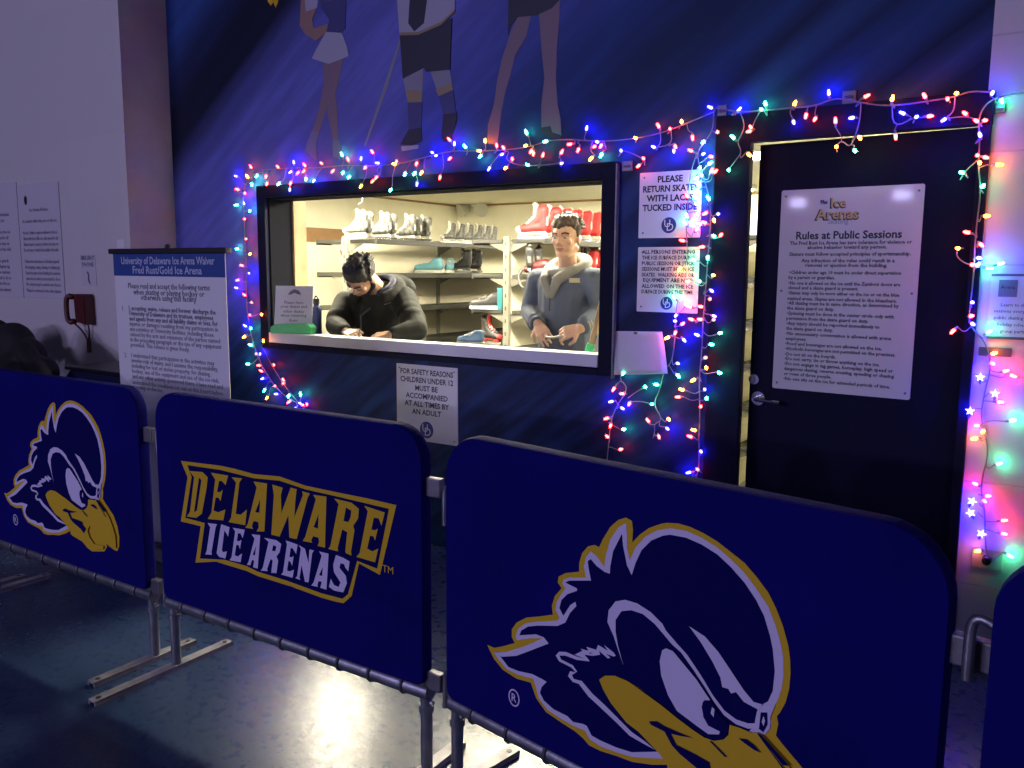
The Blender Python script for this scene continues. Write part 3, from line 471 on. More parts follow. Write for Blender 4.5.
fig('mural_skater', 'mural print of a hockey player in white jersey with stick, middle of three', [
    (6, m3((112, 40), (118, 40), (25, 345), (-54, 560), (-60, 562), (-58, 552))),
    (6, m3((90, 300), (168, 262), (162, 395), (108, 396))), (6, m3((195, 275), (268, 268), (282, 345), (228, 372))),
    (4, m3((103, 345), (162, 350), (162, 395), (108, 396))), (4, m3((215, 345), (276, 320), (284, 348), (228, 372))),
    (2, m3((108, 394), (163, 392), (160, 492), (112, 500))), (2, m3((227, 370), (282, 345), (294, 440), (245, 442))),
    (3, m3((112, 498), (160, 490), (162, 540), (122, 558), (80, 555), (92, 532))), (3, m3((245, 440), (296, 432), (296, 462), (272, 540), (250, 546), (238, 530))),
    (1, m3((84, 562), (150, 557), (150, 570), (86, 580))),
    (3, m3((78, 130), (150, 130), (240, 92), (278, 70), (270, 268), (180, 276), (170, 258), (90, 302))),
    (1, m3((60, -130), (290, -130), (290, 45), (240, 92), (180, 122), (150, 132), (78, 135))),
    (4, m3((78, 126), (150, 124), (240, 84), (290, 36), (290, 46), (240, 95), (150, 135), (78, 137))),
    (3, m3((125, -120), (200, -120), (172, 90), (135, 122), (112, 90)))])
fig('mural_skater', 'mural print of a bare legged skater in black skirt, rightmost of three', [
    (0, m3((530, 60), (582, 55), (562, 140), (520, 210), (500, 290), (482, 350), (466, 430), (456, 510), (450, 552), (412, 552), (415, 480), (438, 400), (450, 310), (470, 220), (500, 130))),
    (0, m3((610, 40), (692, -20), (690, 60), (680, 180), (676, 300), (682, 400), (694, 460), (696, 522), (650, 512), (620, 490), (620, 400), (632, 300), (620, 180))),
    (3, m3((618, 490), (655, 484), (662, 508), (694, 518), (694, 528), (640, 524), (618, 512))),
    (3, m3((495, -90), (700, -90), (690, 0), (660, 32), (600, 60), (530, 66), (502, 100), (492, 138)))])
bm = newbm(); prism(bm, [p+Vector((0, -.002, 0)) for p in m2((412, -40), (462, -40), (452, 12), (444, 30), (436, 8), (426, 22), (414, 5))], (0, .0019, 0))
tag(obj('mural_letter', bm, 'gold'), 'lower tips of a gold printed letter above the left mural skater', 'lettering')

# ================================================================== SIGNS
def sign(name, label, cat, tl, tr, br, bl, build, group=None, Y=YW, th=.004, matn='white_sign', screws=True, round_=.004):
    P = [W(*tl, Y), W(*tr, Y), W(*br, Y), W(*bl, Y)]
    x0 = (P[0].x+P[3].x)/2; x1 = (P[1].x+P[2].x)/2; z1 = (P[0].z+P[1].z)/2; z0 = (P[2].z+P[3].z)/2
    w, h = x1-x0, z1-z0
    t = thing(name, label, cat, ((x0+x1)/2, Y-.001, (z0+z1)/2), group=group)
    bm = newbm(); prism(bm, [(a, -th, b) for a, b in rrect(-w/2, w/2, -h/2, h/2, round_, 3)], (0, th, 0)); obj('panel', bm, matn, t)
    if screws:
        for sx in (-1, 1):
            for sz in (-1, 1):
                bm = newbm(); cyl(bm, (sx*(w/2-.022), -th, sz*(h/2-.022)), (sx*(w/2-.022), -th-.003, sz*(h/2-.022)), .004, seg=10); obj('screw', bm, 'steel_dull', t)
    build(t, w, h, -th-.0008)
    return t
def roundel(t, cx, cz, r, y):
    bm = newbm(); cyl(bm, (cx, y+.0004, cz), (cx, y-.0004, cz), r, seg=32, mi=0)
    text_bm(bm, 'U', cx-r*.2, cz+r*.22, h=r*.95, y=y-.0012, bold=.0, mi=1); text_bm(bm, 'D', cx+r*.2, cz-r*.22, h=r*.95, y=y-.0012, mi=1)
    obj('round_emblem', bm, ['ink_blue', 'white_sign'], t)
def lines(t, L, cx, ztop, zbot, wmax, y, bold=.02, name='lettering', m='ink', fill=.66, align='CENTER', res=1, wfix=None):
    n = len(L); step = (ztop-zbot)/n; bm = newbm()
    for i, s in enumerate(L):
        s = s if not isinstance(s, tuple) else s[0]
        if not s.strip(): continue
        capf = 1.0 if s.upper() == s else 1.22
        z = ztop-step*(i+.5)
        text_bm(bm, s, cx, z, h=None, y=y, size=step*fill*1.4, bold=bold, align=align, res=res, maxw=(wfix or wmax))
    return obj(name, bm, m, t)
def b1(t, w, h, y):
    lines(t, ['PLEASE', 'RETURN SKATES', 'WITH LACES', 'TUCKED INSIDE'], .0, h*.46, -h*.11, w*.88, y, .035, res=2)
    roundel(t, 0, -h*.31, w*.12, y)
sign('notice_sign', 'square white sign with large dark lettering about returning skates, upper one right of the window', 'sign', (640.5, 172.7), (702, 170), (701, 237.3), (638.8, 238.3), b1)
def b2(t, w, h, y):
    lines(t, ['ALL PERSONS ENTERING', 'THE ICE SURFACE DURING', 'PUBLIC SESSION OR STICK', 'SESSIONS MUST BE ON ICE', 'SKATES.  WALKING AIDS OR', 'EQUIPMENT ARE NOT', 'ALLOWED ON THE ICE', 'SURFACE DURING THIS TIME.'], 0, h*.47, -h*.23, w*.86, y, .03)
    roundel(t, .0, -h*.36, w*.10, y)
sign('notice_sign', 'square white sign with eight small lines about the ice surface, below the skate return sign', 'sign', (638.9, 247), (700, 247), (697.7, 313), (636.8, 311.7), b2)
def b3(t, w, h, y):
    lines(t, ['FOR SAFETY REASONS', 'CHILDREN UNDER 12', 'MUST BE', 'ACCOMPANIED', 'AT ALL TIMES BY', 'AN ADULT'], 0, h*.46, -h*.17, w*.86, y, .025, res=2)
    roundel(t, 0, -h*.345, w*.11, y)
sign('notice_sign', 'white safety sign about children under 12 below the service window', 'sign', (397.2, 363), (459.6, 368.4), (457, 447), (397.6, 436), b3)

# rules sign fixed to the door leaf
rc = [lp(782.5, 191.3), lp(925.6, 183), lp(910, 399.7), lp(772.5, 387.8)]
rx0, rx1 = (rc[0].x+rc[3].x)/2, (rc[1].x+rc[2].x)/2; rz1, rz0 = (rc[0].z+rc[1].z)/2, (rc[2].z+rc[3].z)/2
ctr = XF['door_2'] @ Vector(((rx0+rx1)/2, -.001, (rz0+rz1)/2)); w, h = rx1-rx0, rz1-rz0
t = thing('rules_sign', 'tall white rules sign headed Rules at Public Sessions on the navy door', 'sign', ctr, leaf_a)
bm = newbm(); prism(bm, [(a, -.005, b) for a, b in rrect(-w/2, w/2, -h/2, h/2, .008, 4)], (0, .005, 0)); 
M['rules_panel'] = mat('rules_panel', (.70, .67, .68), .05, spec=.014); obj('panel', bm, 'rules_panel', t)
for sx in (-1, 1):
    for sz in (-.94, 0, .94):
        bm = newbm(); cyl(bm, (sx*w*.465, -.005, sz*h*.5), (sx*w*.465, -.008, sz*h*.5), .0045, seg=10); obj('screw', bm, 'steel_dull', t)
y = -.0058
def rl(px, py):
    q = XF[t.name].inverted() @ (XF['door_2'] @ lp(px, py)); return q.x, q.z
zz = lambda x, y_: rl(770+x/6.206, 180+y_/6.206)
bm = newbm()
for s_, a, b_, hh, mi in (('The', (340, 135), 0, .013, 2), ('Ice', (430, 140), 0, .038, 0), ('Arenas', (420, 210), 0, .042, 0)):
    cx, cz = zz(*a)
    text_bm(bm, s_, cx-.003, cz-.003, h=hh*1.12, y=y, bold=.05, mi=1); text_bm(bm, s_, cx, cz, h=hh, y=y-.001, bold=.02, mi=mi)
cx, cz = zz(425, 262); text_bm(bm, 'Skating', cx, cz, h=.026, y=y, bold=.004, mi=3)
M['logo_gold'] = mat('logo_gold', (.62, .42, .16), .5); M['logo_grey'] = mat('logo_grey', (.26, .30, .42), .5)
obj('heading_emblem', bm, ['logo_gold', 'ink', 'ink_blue', 'logo_grey'], t)
bm = newbm(); cx, cz = zz(482, 340); text_bm(bm, 'Rules at Public Sessions', cx, cz, w=.405, y=y, bold=.03, res=2); obj('heading', bm, 'ink', t)
bm = newbm()
C4 = [((490, 388), 'The Fred Rust Ice Arena has zero tolerance for violence or'), ((475, 420), 'abusive behavior toward any person.'), ((485, 462), 'Skaters must follow accepted principles of sportsmanship.'), ((478, 503), 'Any infraction of the rules could result in a'), ((470, 533), 'removal or ejection from the building.')]
for (px, py), s_ in C4:
    cx, cz = zz(px, py); text_bm(bm, s_, cx, cz, y=y, size=.0205, bold=.03, res=1, maxw=w*.86)
zz2 = lambda x, y_: rl(770+x/6.147, 280+y_/6.147)
BUL = ['•Children under age 10 must be under direct supervision', ' by a parent or guardian.', '•No one is allowed on the ice until the Zamboni doors are', ' closed and a skate guard is present.', '•Skates may only be worn either on the ice or on the blue', ' matted areas. Skates are not allowed in the bleachers.', '•All skating must be in same direction, as determined by', ' the skate guard on duty.', '•Spinning must be done in the center circle only with', ' permission from the skate guard on duty.', '•Any injury should be reported immediately to', ' the skate guard on duty.', '•No unnecessary conversation is allowed with arena', ' employees.', '•Food and beverages are not allowed on the ice.', '•Alcoholic beverages are not permitted on the premises.', '•Do not sit on the boards.', '•Do not carry, tie or throw anything on the ice.', '•Do not engage in tag games, horseplay, high speed or', ' dangerous skating, reverse crossing, speeding or chasing', ' or rows of three people.', '•No one sits on the ice for extended periods of time.']
x_l, z_a = zz(120, 575); _, z_b = zz2(90, 606)
for i, s_ in enumerate(BUL):
    zc = z_a+(z_b-z_a)*i/(len(BUL)-1); text_bm(bm, s_, x_l, zc, y=y, size=.0195, bold=.03, align='LEFT', res=1, maxw=w*.80)
obj('lettering', bm, 'ink', t)

# blank sheet flaring away from the wall under the two square signs
a, b = W(614.6, 331, YW), W(662.5, 331.6, YW); c_, d_ = W(614.6, 374.8, YW-.03), W(668, 373.4, YW-.03)
bm = newbm(); N_ = 8; g = []
for i in range(N_+1):
    f = i/N_; row = []
    for k in range(N_+1):
        q = k/N_; p = (a.lerp(b, q)).lerp(c_.lerp(d_, q), f); p.y = YW-.004-.03*f**1.6-.006*math.sin(q*3.1)*f
        row.append(bm.verts.new(p))
    g.append(row)
for i in range(N_):
    for k in range(N_): bm.faces.new((g[i][k], g[i][k+1], g[i+1][k+1], g[i+1][k]))
t = thing('paper_sheet', 'blank pale sheet hanging loose under the two square signs', 'paper', (a+b)/2)
o = obj('sheet', bm, 'paper', t, world=True, smooth=True); md = o.modifiers.new('s', 'SOLIDIFY'); md.thickness = .0015
bm = newbm(); p = W(636.5, 333, YW); box(bm, (p.x, YW-.008, p.z), (.016, .008, .012), bevel=.002); obj('clip', bm, 'steel_dull', t, world=True)

# sheets on the left wall, label, red phone
YL = 3.2
def lefttext(L, fill, bold): return lambda t, w, h, y: (lines(t, L, 0, h*.30, -h*.46, w*.84, y, bold, m='mu_ink', fill=fill))
M['mu_ink'] = mat('grey_ink', (.12, .11, .16), .6)
RL = ['Rules at Public Sessions', 'All skaters must follow the accepted principles', 'of conduct while they are on the ice', '', 'No food, drinks or gum are allowed on the ice', 'Skate with the traffic at a safe speed for all', 'Skates must be laced up before you step on', 'Do not stop or stand in the middle of the rink', '', 'Follow the directions of all skate guards', 'No jumping, racing, chasing or playing tag', 'Keep the gates closed during the sessions', 'Leave the ice when you are asked to do so', 'No objects may be carried onto the ice', 'Please be courteous to the other skaters']
M['leftsheet'] = mat('left_sheet', (.60, .57, .63), .22)
def mk(t, w, h, y):
    lefttext(RL, .62, .02)(t, w, h, y)
    bm = newbm(); sph(bm, (-w*.12, y, h*.40), (.035, .002, .04)); obj('printed_emblem', bm, 'mu_gold', t)
sign('wall_notice', 'pale notice with a gold emblem pinned on the left wall at the photo edge', 'notice', (-44, 186), (19.5, 183.5), (22, 297), (-40, 295), mk, Y=YL, matn='leftsheet', screws=False, th=.006)
def mk2(t, w, h, y):
    lefttext(['Ice Arena Notice', ''] + RL[2:], .62, .02)(t, w, h, y)
    bm = newbm(); sph(bm, (-w*.30, y, h*.36), (.02, .002, .032)); obj('printed_emblem', bm, 'ink', t)
sign('wall_notice', 'pale notice with a small dark emblem, nearest the red wall phone', 'notice', (20.5, 183.5), (61.5, 182.5), (63.5, 299), (22.5, 297), mk2, Y=YL, matn='leftsheet', screws=False, th=.006)
def mk3(t, w, h, y):
    lines(t, ['EMERGENCY', 'PHONE'], 0, h*.5, h*.08, w*.92, y, .02, m='mu_ink')
    bm = newbm(); tube(bm, smooth_pts([(-.010, y, h*-.05), (.004, y, h*-.15), (-.002, y, h*-.3), (.014, y, h*-.42)]), .006, 6); obj('printed_handset', bm, 'mu_ink', t)
sign('phone_label', 'small paper label directly above the red wall phone', 'label', (81, 254.5), (96, 254.5), (96.5, 286), (82, 286), mk3, Y=YL, matn='leftsheet', screws=False, th=.002)
bm = newbm(); p = W(121, 244, YL); box(bm, (p.x, YL-.0015, p.z), (.075, .003, .055))
tag(obj('wall_sticker', bm, 'paper'), 'small blank sticker on the left wall just above the tall banner stand', 'sticker')
# red phone
pc = W(89, 309, YL); t = thing('wall_phone', 'dark red telephone with hanging cord on the pale left wall', 'phone', (pc.x, YL, pc.z))
bm = newbm(); prism(bm, [(a_, 0, b_) for a_, b_ in ((-.055, .10), (.072, .10), (.078, -.10), (-.045, -.085))], (0, -.075, 0)); bmesh.ops.bevel(bm, geom=bm.edges[:], offset=.008, segments=2, affect='EDGES'); obj('body', bm, 'dkred', t)
bm = newbm(); tube(bm, smooth_pts([(-.062, -.085, .09), (-.088, -.10, .075), (-.094, -.10, 0), (-.088, -.10, -.075), (-.062, -.085, -.09)]), .017, 10)
sph(bm, (-.066, -.075, .082), (.026, .026, .02)); sph(bm, (-.066, -.075, -.082), (.026, .026, .02)); obj('handset', bm, 'dkred', t, smooth=True)
bm = newbm(); tube(bm, smooth_pts([(-.07, -.06, -.10), (-.05, -.03, -.14), (-.005, -.02, -.20), (.012, -.02, -.28), (.0, -.02, -.29), (.005, -.02, -.21), (.025, -.02, -.16), (.03, -.03, -.10)]), .006, 6)
cyl(bm, (.006, -.02, -.20), (.006, -.02, -.29), .012); obj('cord', bm, 'dkred', t, smooth=True)

# pull-up waiver banner
BY = 2.55
pa, pb = W(112.5, 252.5, BY), W(226.5, 252.8, BY); bx = (pa.x+pb.x)/2; bw = pb.x-pa.x; bz = (pa.z+pb.z)/2
t = thing('banner_stand', 'tall pull-up banner with a blue heading about an ice arena waiver', 'banner stand', (bx, BY, 0))
bm = newbm(); box(bm, (0, 0, (bz+.08)/2), (bw-.02, .004, bz-.08)); obj('printed_sheet', bm, 'paper', t)
zt = W(170, 276.5, BY).z
bm = newbm(); box(bm, (0, -.003, (zt+bz)/2), (bw-.02, .003, bz-zt)); M['headblue'] = mat('heading_blue', (.018, .06, .26), .5); obj('heading_band', bm, 'headblue', t)
bm = newbm(); box(bm, (0, 0, bz+.008), (bw+.03, .03, .026), bevel=.004); sph(bm, (0, .01, bz+.028), .014); obj('top_bar', bm, 'black', t)
bm = newbm(); box(bm, (0, .02, .045), (bw+.06, .12, .09), bevel=.012); box(bm, (-bw*.3, .02, .008), (.05, .40, .016)); box(bm, (bw*.3, .02, .008), (.05, .40, .016)); obj('base', bm, 'steel_dull', t)
bm = newbm(); cyl(bm, (0, .03, .05), (0, .012, bz+.01), .009); obj('pole', bm, 'steel_dull', t)
bm = newbm()
for s_, py in (('University of Delaware Ice Arena Waiver', 261.8), ('Fred Rust/Gold Ice Arena', 270.2)):
    text_bm(bm, s_, 0, W(170, py, BY).z, y=-.0055, size=.052, bold=.015, res=2, maxw=bw*.82)
M['headtext'] = mat('heading_text', (.50, .55, .72), .5); obj('heading', bm, 'headtext', t)
bm = newbm(); zpx = lambda py: W(170, py, BY).z
for s_, py in (('Please read and accept the following terms', 287.5), ('when skating or playing hockey or', 293.8), ('otherwise using this facility', 299.2)):
    text_bm(bm, s_, 0, zpx(py), y=-.0032, size=.040, bold=.012, res=1, maxw=bw*.72)
PARA = ['I, accepting, waive, release and forever discharge the', 'University of Delaware and its trustees, employees', 'and agents from any and all liability claims or loss, for', 'injuries or damages resulting from my participation in', 'any activities at University facilities, including those', 'caused by the acts and omissions of the parties named', 'in the preceding paragraph or the use of any equipment', 'provided. This release is given freely.', '', 'I understand that participation in the activities may', 'involve risk of injury, and I assume the responsibility,', 'including for lost or stolen property, for skating,', 'hockey, use of the equipment and use of the ice rink,', 'and any other activity sponsored there. I have read and', 'understood the conditions set out on this board before', 'stepping on the ice.']
for i, s_ in enumerate(PARA):
    if s_: text_bm(bm, s_, -bw*.365, zpx(310.6+i*5.42), y=-.0032, size=.032, bold=.022 if i < 3 else .004, res=1, align='LEFT', maxw=bw*.80)
text_bm(bm, '1.', -bw*.42, zpx(310.6), y=-.0032, size=.034, res=1); text_bm(bm, '2.', -bw*.42, zpx(310.6+9*5.42), y=-.0032, size=.034, res=1)
obj('lettering', bm, 'mu_ink', t)

# notices on the white wall at the far right
def nb(t, w, h, y):
    bm = newbm(); box(bm, (-w*.18, y, h*.28), (w*.34, .001, h*.26)); obj('printed_block', bm, 'mu_grey', t)
    bm = newbm(); text_bm(bm, 'Arena', -w*.18, h*.30, y=y-.0016, w=w*.26, bold=.004); obj('heading', bm, 'ink', t)
    lines(t, ['Learn to skate', 'sessions every week', 'public skating hours', 'holiday schedule', 'group parties'], w*.0, h*.08, -h*.44, w*.8, y, .01, m='mu_ink', fill=.5)
    bm = newbm(); box(bm, (0, y+.0005, h*.485), (w, .004, h*.035)); obj('holder_rail', bm, 'steel_dull', t)
    bm = newbm(); box(bm, (0, y+.0005, -h*.485), (w, .004, h*.04)); obj('holder_rail', bm, 'steel_dull', t)
sign('wall_notice', 'white printed notice in a rail holder on the block wall right of the door', 'notice', (990, 276), (1046, 272), (1044, 340), (988, 338.5), nb, matn='white_sign', screws=False, th=.008)
def nb2(t, w, h, y):
    bm = newbm(); box(bm, (w*.28, y, h*.1), (w*.3, .001, h*.5)); obj('printed_block', bm, 'mu_grey', t)
    lines(t, ['Skate', 'lessons'], -w*.15, h*.3, -h*.3, w*.5, y, .01, m='mu_ink')
sign('wall_plate', 'small grey plate under the notice at the right edge', 'plate', (978.5, 349.5), (1012, 345.5), (1012, 357), (978.5, 355.5), lambda t, w, h, y: None, matn='steel_dull', screws=False)
p = W(987, 559, YW); t = thing('power_outlet', 'wall socket plate with a black plug, low on the white wall under the lights', 'outlet', (p.x, YW, p.z))
bm = newbm(); box(bm, (0, -.004, 0), (.10, .008, .075), bevel=.003); obj('cover_plate', bm, 'offwhite', t)
bm = newbm(); cyl(bm, (.0, -.006, .0), (.0, -.035, .0), .018, .015); cyl(bm, (0, -.03, 0), (0, -.045, .02), .006); obj('plug', bm, 'black', t, smooth=True)
# ================================================================== BARRICADES
def sag_bar(bm, x0, x1, z0, y=0, r=.017): tube(bm, [(x0, y, z0), (x1, y, z0)], r, 10)
BW = 1.25
def banner_mesh(bm, x0, x1, z0, z1, rad=.10):
    """fabric sleeve: softly puffed slab with rounded top corners, front at -y"""
    out = rrect(x0, x1, z0, z1, rad, 8, rb=.03)
    cx, cz = (x0+x1)/2, (z0+z1)/2
    rings = []
    for s, yf in ((1., 0.), (1., .010), (.99, .024), (.97, .0315), (.6, .032)):
        rings.append((s, yf))
    def ring(s, y): return [bm.verts.new((cx+(a-cx)*(1-(1-s)*.18), y, cz+(b-cz)*(1-(1-s)*.3))) for a, b in out]
    F_ = [ring(s, -yf) for s, yf in rings]; B_ = [ring(s, yf*.4) for s, yf in rings[1:]]
    seq = list(reversed(F_))+B_
    for A, B in zip(seq, seq[1:]):
        n = len(A)
        for i in range(n): bm.faces.new((A[i], A[(i+1) % n], B[(i+1) % n], B[i]))
    bm.faces.new(seq[0]); bm.faces.new(list(reversed(seq[-1])))
FRY = -.0335
def logo_hen(bm, inv=False):
    base = FRY
    def mp(a, b):
        if not inv: return a, b
        b1_ = b+.045; a1_ = a-.091; det = 1.1*1.036-.107*.027
        return (a1_*1.036+b1_*.107)/det, (b1_*1.1+a1_*.027)/det
    layers = [('gold', 1), ('white', 2), ('navy', 3), ('wing', 2), ('zig', 2), ('loop', 2), ('brow', 2), ('slit', 3), ('drop', 2), ('eye', 2), ('beak', 1), ('pupil', 3), ('glint', 2), ('mouth', 3), ('beakline', 3), ('crease', 3), ('nostril', 3), ('ridge', 3)]
    for i, (k, mi) in enumerate(layers): poly(bm, [(a, base-.0006*i, b) for a, b in (mp(*q) for q in LOGO[k])], mi)
    cx, cz = mp(*LOGO['rc']); ring = 24
    o = [(cx+.020*math.cos(k*2*math.pi/ring), base, cz+.024*math.sin(k*2*math.pi/ring)) for k in range(ring)]
    i_ = [(cx+.016*math.cos(k*2*math.pi/ring), base, cz+.020*math.sin(k*2*math.pi/ring)) for k in range(ring)]
    vo = [bm.verts.new(p) for p in o]; vi = [bm.verts.new(p) for p in i_]
    for k in range(ring):
        f = bm.faces.new((vo[k], vo[(k+1) % ring], vi[(k+1) % ring], vi[k])); f.material_index = 2
    text_bm(bm, 'R', cx, cz, h=.022, y=base, mi=2, bold=.01)
def logo_text(bm):
    base = FRY
    poly(bm, [(a, base, b) for a, b in LOGO['border']], 1); poly(bm, [(a, base-.0006, b) for a, b in LOGO['border_in']], 3)
    for L_ in LOGO['letters']:
        mi = 1 if L_[0] == 'g' else 2
        poly(bm, [(a, base-.0012, b) for a, b in L_[1]], mi, holes=[[(a, base-.0012, b) for a, b in h_] for h_ in L_[2:]])
    cx, cz = LOGO['tm']; text_bm(bm, 'TM', cx+.02, cz, h=.022, y=base, mi=1)
def barricade(label, loc, rz, logo, x1=BW/2, ldx=0., group='barricades along the service desk'):
    t = thing('crowd_barricade', label, 'barricade', (*loc, 0), rz, group)
    x0 = -BW/2; zb, zt = .285, 1.06
    bm = newbm()
    tube(bm, smooth_pts([(x0+.028, 0, .27), (x0+.028, 0, .92), (x0+.06, 0, .995), (x0+.15, 0, 1.035), (x1-.17, 0, 1.035), (x1-.075, 0, .985), (x1-.03, 0, .90), (x1-.03, 0, .27)], 1), .016, 10)
    cyl(bm, (x0+.005, 0, .260), (x1-.005, 0, .260), .026, seg=14)
    for k in range(1, 10):
        x = x0+(x1-x0)*k/10; cyl(bm, (x, 0, .268), (x, 0, 1.04), .008, seg=8)
    obj('frame', bm, 'steel', t, smooth=True)
    bm = newbm(); banner_mesh(bm, x0+.008, x1-.008, zb, zt, .10 if x1 == BW/2 else .125)
    n0 = len(bm.faces)
    bmesh.ops.recalc_face_normals(bm, faces=bm.faces)
    if logo == 'hen': logo_hen(bm, x1 == BW/2)
    elif logo == 'text': logo_text(bm)
    fl = list(bm.faces)[n0:]
    bmesh.ops.translate(bm, vec=(ldx, 0, 0), verts=list(set(v for f in fl for v in f.verts)))
    for f in bm.faces:
        f.normal_update()
    for f in list(bm.faces)[n0:]:
        if f.normal.y > 0: f.normal_flip()
    o = obj('banner', bm, ['banner', 'gold', 'white_print', 'navy_print'], t, recalc=False)
    o['label'] = {'hen': 'navy banner printed with an angry bird head emblem', 'text': 'navy banner printed DELAWARE ICE ARENAS'}.get(logo, 'plain navy banner')
    # ties through the eyelets round the bottom rail
    for k in range(9):
        x = x0+.10+(x1-x0-.2)*k/8; bm = newbm()
        tube(bm, [(x, .030*math.sin(a)-.0, .262+.030*math.cos(a)) for a in [i*2*math.pi/12 for i in range(12)]], .004, 6, closed=True)
        obj('tie', bm, 'steel', o, smooth=True)
    for sx in (-1, 1):
        x = x0+.022 if sx < 0 else x1-.022; fl_, fy = (.58, -.045) if sx < 0 else (.43, -.045)
        bm = newbm(); cyl(bm, (x, 0, .27), (x, 0, .012), .018, seg=14); cyl(bm, (x, 0, .215), (x, 0, .195), .0225, seg=14); cyl(bm, (x-.021, -.0, .226), (x+.026, -.0, .226), .007, seg=8)
        leg_o = obj('leg', bm, 'steel', t, smooth=True)
        bm = newbm()
        box(bm, (x, fy, .014), (.042, fl_, .008), bevel=.0015)
        box(bm, (x-.018, fy, .008), (.006, fl_, .016)); box(bm, (x+.018, fy, .008), (.006, fl_, .016))
        [cyl(bm, (x, fy+q*(fl_/2-.025), .0175), (x, fy+q*(fl_/2-.025), .0195), .009, mi=1) for q in (-1, 1)]
        obj('foot', bm, ['foot_steel', 'black'], leg_o)
    # coupling: plates on the left end, hook pins on the right end
    for z in ((.885, .30) if x1 == BW/2 else (.85, .30)):
        bl = .055 if x1 == BW/2 else .095
        bm = newbm(); box(bm, (x1-.0155+bl/2, 0, z), (bl, .026, .055), bevel=.004); obj('bracket', bm, 'steel_dull', t)
        bm = newbm(); tube(bm, smooth_pts([(x0+.012, 0, z+.035), (x0-.012, 0, z+.045), (x0-.026, 0, z+.035), (x0-.028, 0, z+.01), (x0-.028, 0, z-.070)]), .0095, 10); obj('hook', bm, 'steel', t, smooth=True)
    return t
barricade('barricade with the complete bird head emblem, second left from the lettered one', (-4.73, 1.85), 0, 'plain')['label'] = 'barricade cut by the left photo edge, only one floor foot showing'
barricade('barricade with a whole small bird head emblem, left of the lettered barricade', (-3.435, 1.85), 0, 'hen', ldx=.045)
barricade('barricade with the gold and white DELAWARE ICE ARENAS banner', (-2.098, 1.85), 0, 'text', ldx=.023)
a3 = R(-10.5)
p3 = Vector((-1.40, 1.845))+.63*Vector((math.cos(a3), math.sin(a3)))
barricade('nearest wide barricade with the large bird head emblem, in front of the door', p3, a3, 'hen', x1=.685)
p4 = Vector((-.060, 1.558))+.625*Vector((math.cos(R(-10)), math.sin(R(-10))))
barricade('plain navy barricade at the right photo edge', p4, R(-10), 'plain')

# ================================================================== THINGS AT THE LEFT
pts = W(100, 364, 2.95)
t = thing('storage_bin', 'dark blue bin with a sloping side half hidden behind the tall banner stand', 'bin', (pts.x+.20, 2.95, 0))
bm = newbm(); zt = pts.z
prism(bm, [(a, -.18, b) for a, b in ((-.40, 0), (.42, 0), (.42, zt-.02), (-.23, zt-.02), (-.40, zt-.16))], (0, .34, 0)); bmesh.ops.bevel(bm, geom=bm.edges[:], offset=.012, segments=2, affect='EDGES'); obj('body', bm, 'binblue', t)
bm = newbm(); box(bm, (.09, -.01, zt-.008), (.68, .37, .022), bevel=.006); obj('rim', bm, 'black', t)
# heap of black coats on a bench
c0 = W(20, 352, 2.75)
bm = newbm()
for px, py, Y, r in ((-22, 345, 2.75, .16), (-5, 338, 2.8, .13), (14, 346, 2.72, .15), (28, 358, 2.72, .13), (44, 372, 2.7, .10), (0, 372, 2.68, .2), (22, 380, 2.68, .19), (-40, 360, 2.75, .2)):
    p = W(px, py, Y); sph(bm, p, (r*1.1, r*.8, r))
cap(bm, W(-18, 340, 2.7), W(8, 385, 2.55), .05, .045); cap(bm, W(24, 350, 2.66), W(50, 388, 2.6), .06, .05)
t = thing('coat_heap', 'heap of black padded coats piled up at the left photo edge', 'coats', (c0.x, c0.y, c0.z-.3))
blob('coats', bm, 'coat', t, voxel=.016, it=3)
zb_ = min((XF[t.name] @ v.co).z for v in t.children[0].data.vertices)
t = thing('bench', 'dark bench carrying the heap of black coats', 'bench', (c0.x-.22, 2.68, 0))
bm = newbm(); box(bm, (0, 0, zb_-.022), (.74, .5, .05), bevel=.008); obj('seat', bm, 'shelf', t)
for sx in (-1, 1):
    for sy in (-1, 1):
        bm = newbm(); cyl(bm, (sx*.33, sy*.2, 0), (sx*.33, sy*.2, zb_-.045), .02); obj('leg', bm, 'black', t)

# ================================================================== RENTAL ROOM SHELVING
LV = [1.735, 1.465, 1.185, .90, .62, .34]
def gondola(label, xc, y0, bays, bay=1.2, dep=.31):
    L = bays*bay
    t = thing('skate_rack', label, 'shelving', (xc, y0, 0), group='double sided skate racks')
    bm = newbm(); box(bm, (0, L/2, .87), (.02, L-.02, 1.70))
    for k in range(24): box(bm, (0, L/2, .10+k*.067), (.026, L-.02, .012))
    obj('back_panel', bm, 'backpanel', t)
    for k in range(bays+1):
        bm = newbm(); box(bm, (0, k*bay, .88), (.052, .04, 1.76), bevel=.004)
        for z in [1.70-i*.1 for i in range(15)]: box(bm, (0, k*bay-.0205, z), (.012, .004, .03), mi=1)
        obj('upright', bm, ['shelfpost', 'shelf'], t)
    for z in LV:
        for s in (-1, 1):
            bm = newbm()
            box(bm, (s*(.035+dep/2), L/2, z-.014), (dep-.02, L, .028), bevel=.003)
            box(bm, (s*(dep+.02), L/2, z-.018), (.02, L+.004, .042), bevel=.003)
            obj('shelf', bm, 'shelf', t)
    for k in range(bays+1):
        for s in (-1, 1):
            for z in LV:
                y = k*bay+(.012 if k == 0 else 0); bm = newbm()
                prism(bm, [(s*.03, y, z-.03), (s*(dep*.55), y, z-.03), (s*(dep*.55), y, z-.04), (s*.045, y, z-.095), (s*.03, y, z-.095)], (0, .012, 0)); obj('bracket', bm, 'shelfpost', t)
    return t
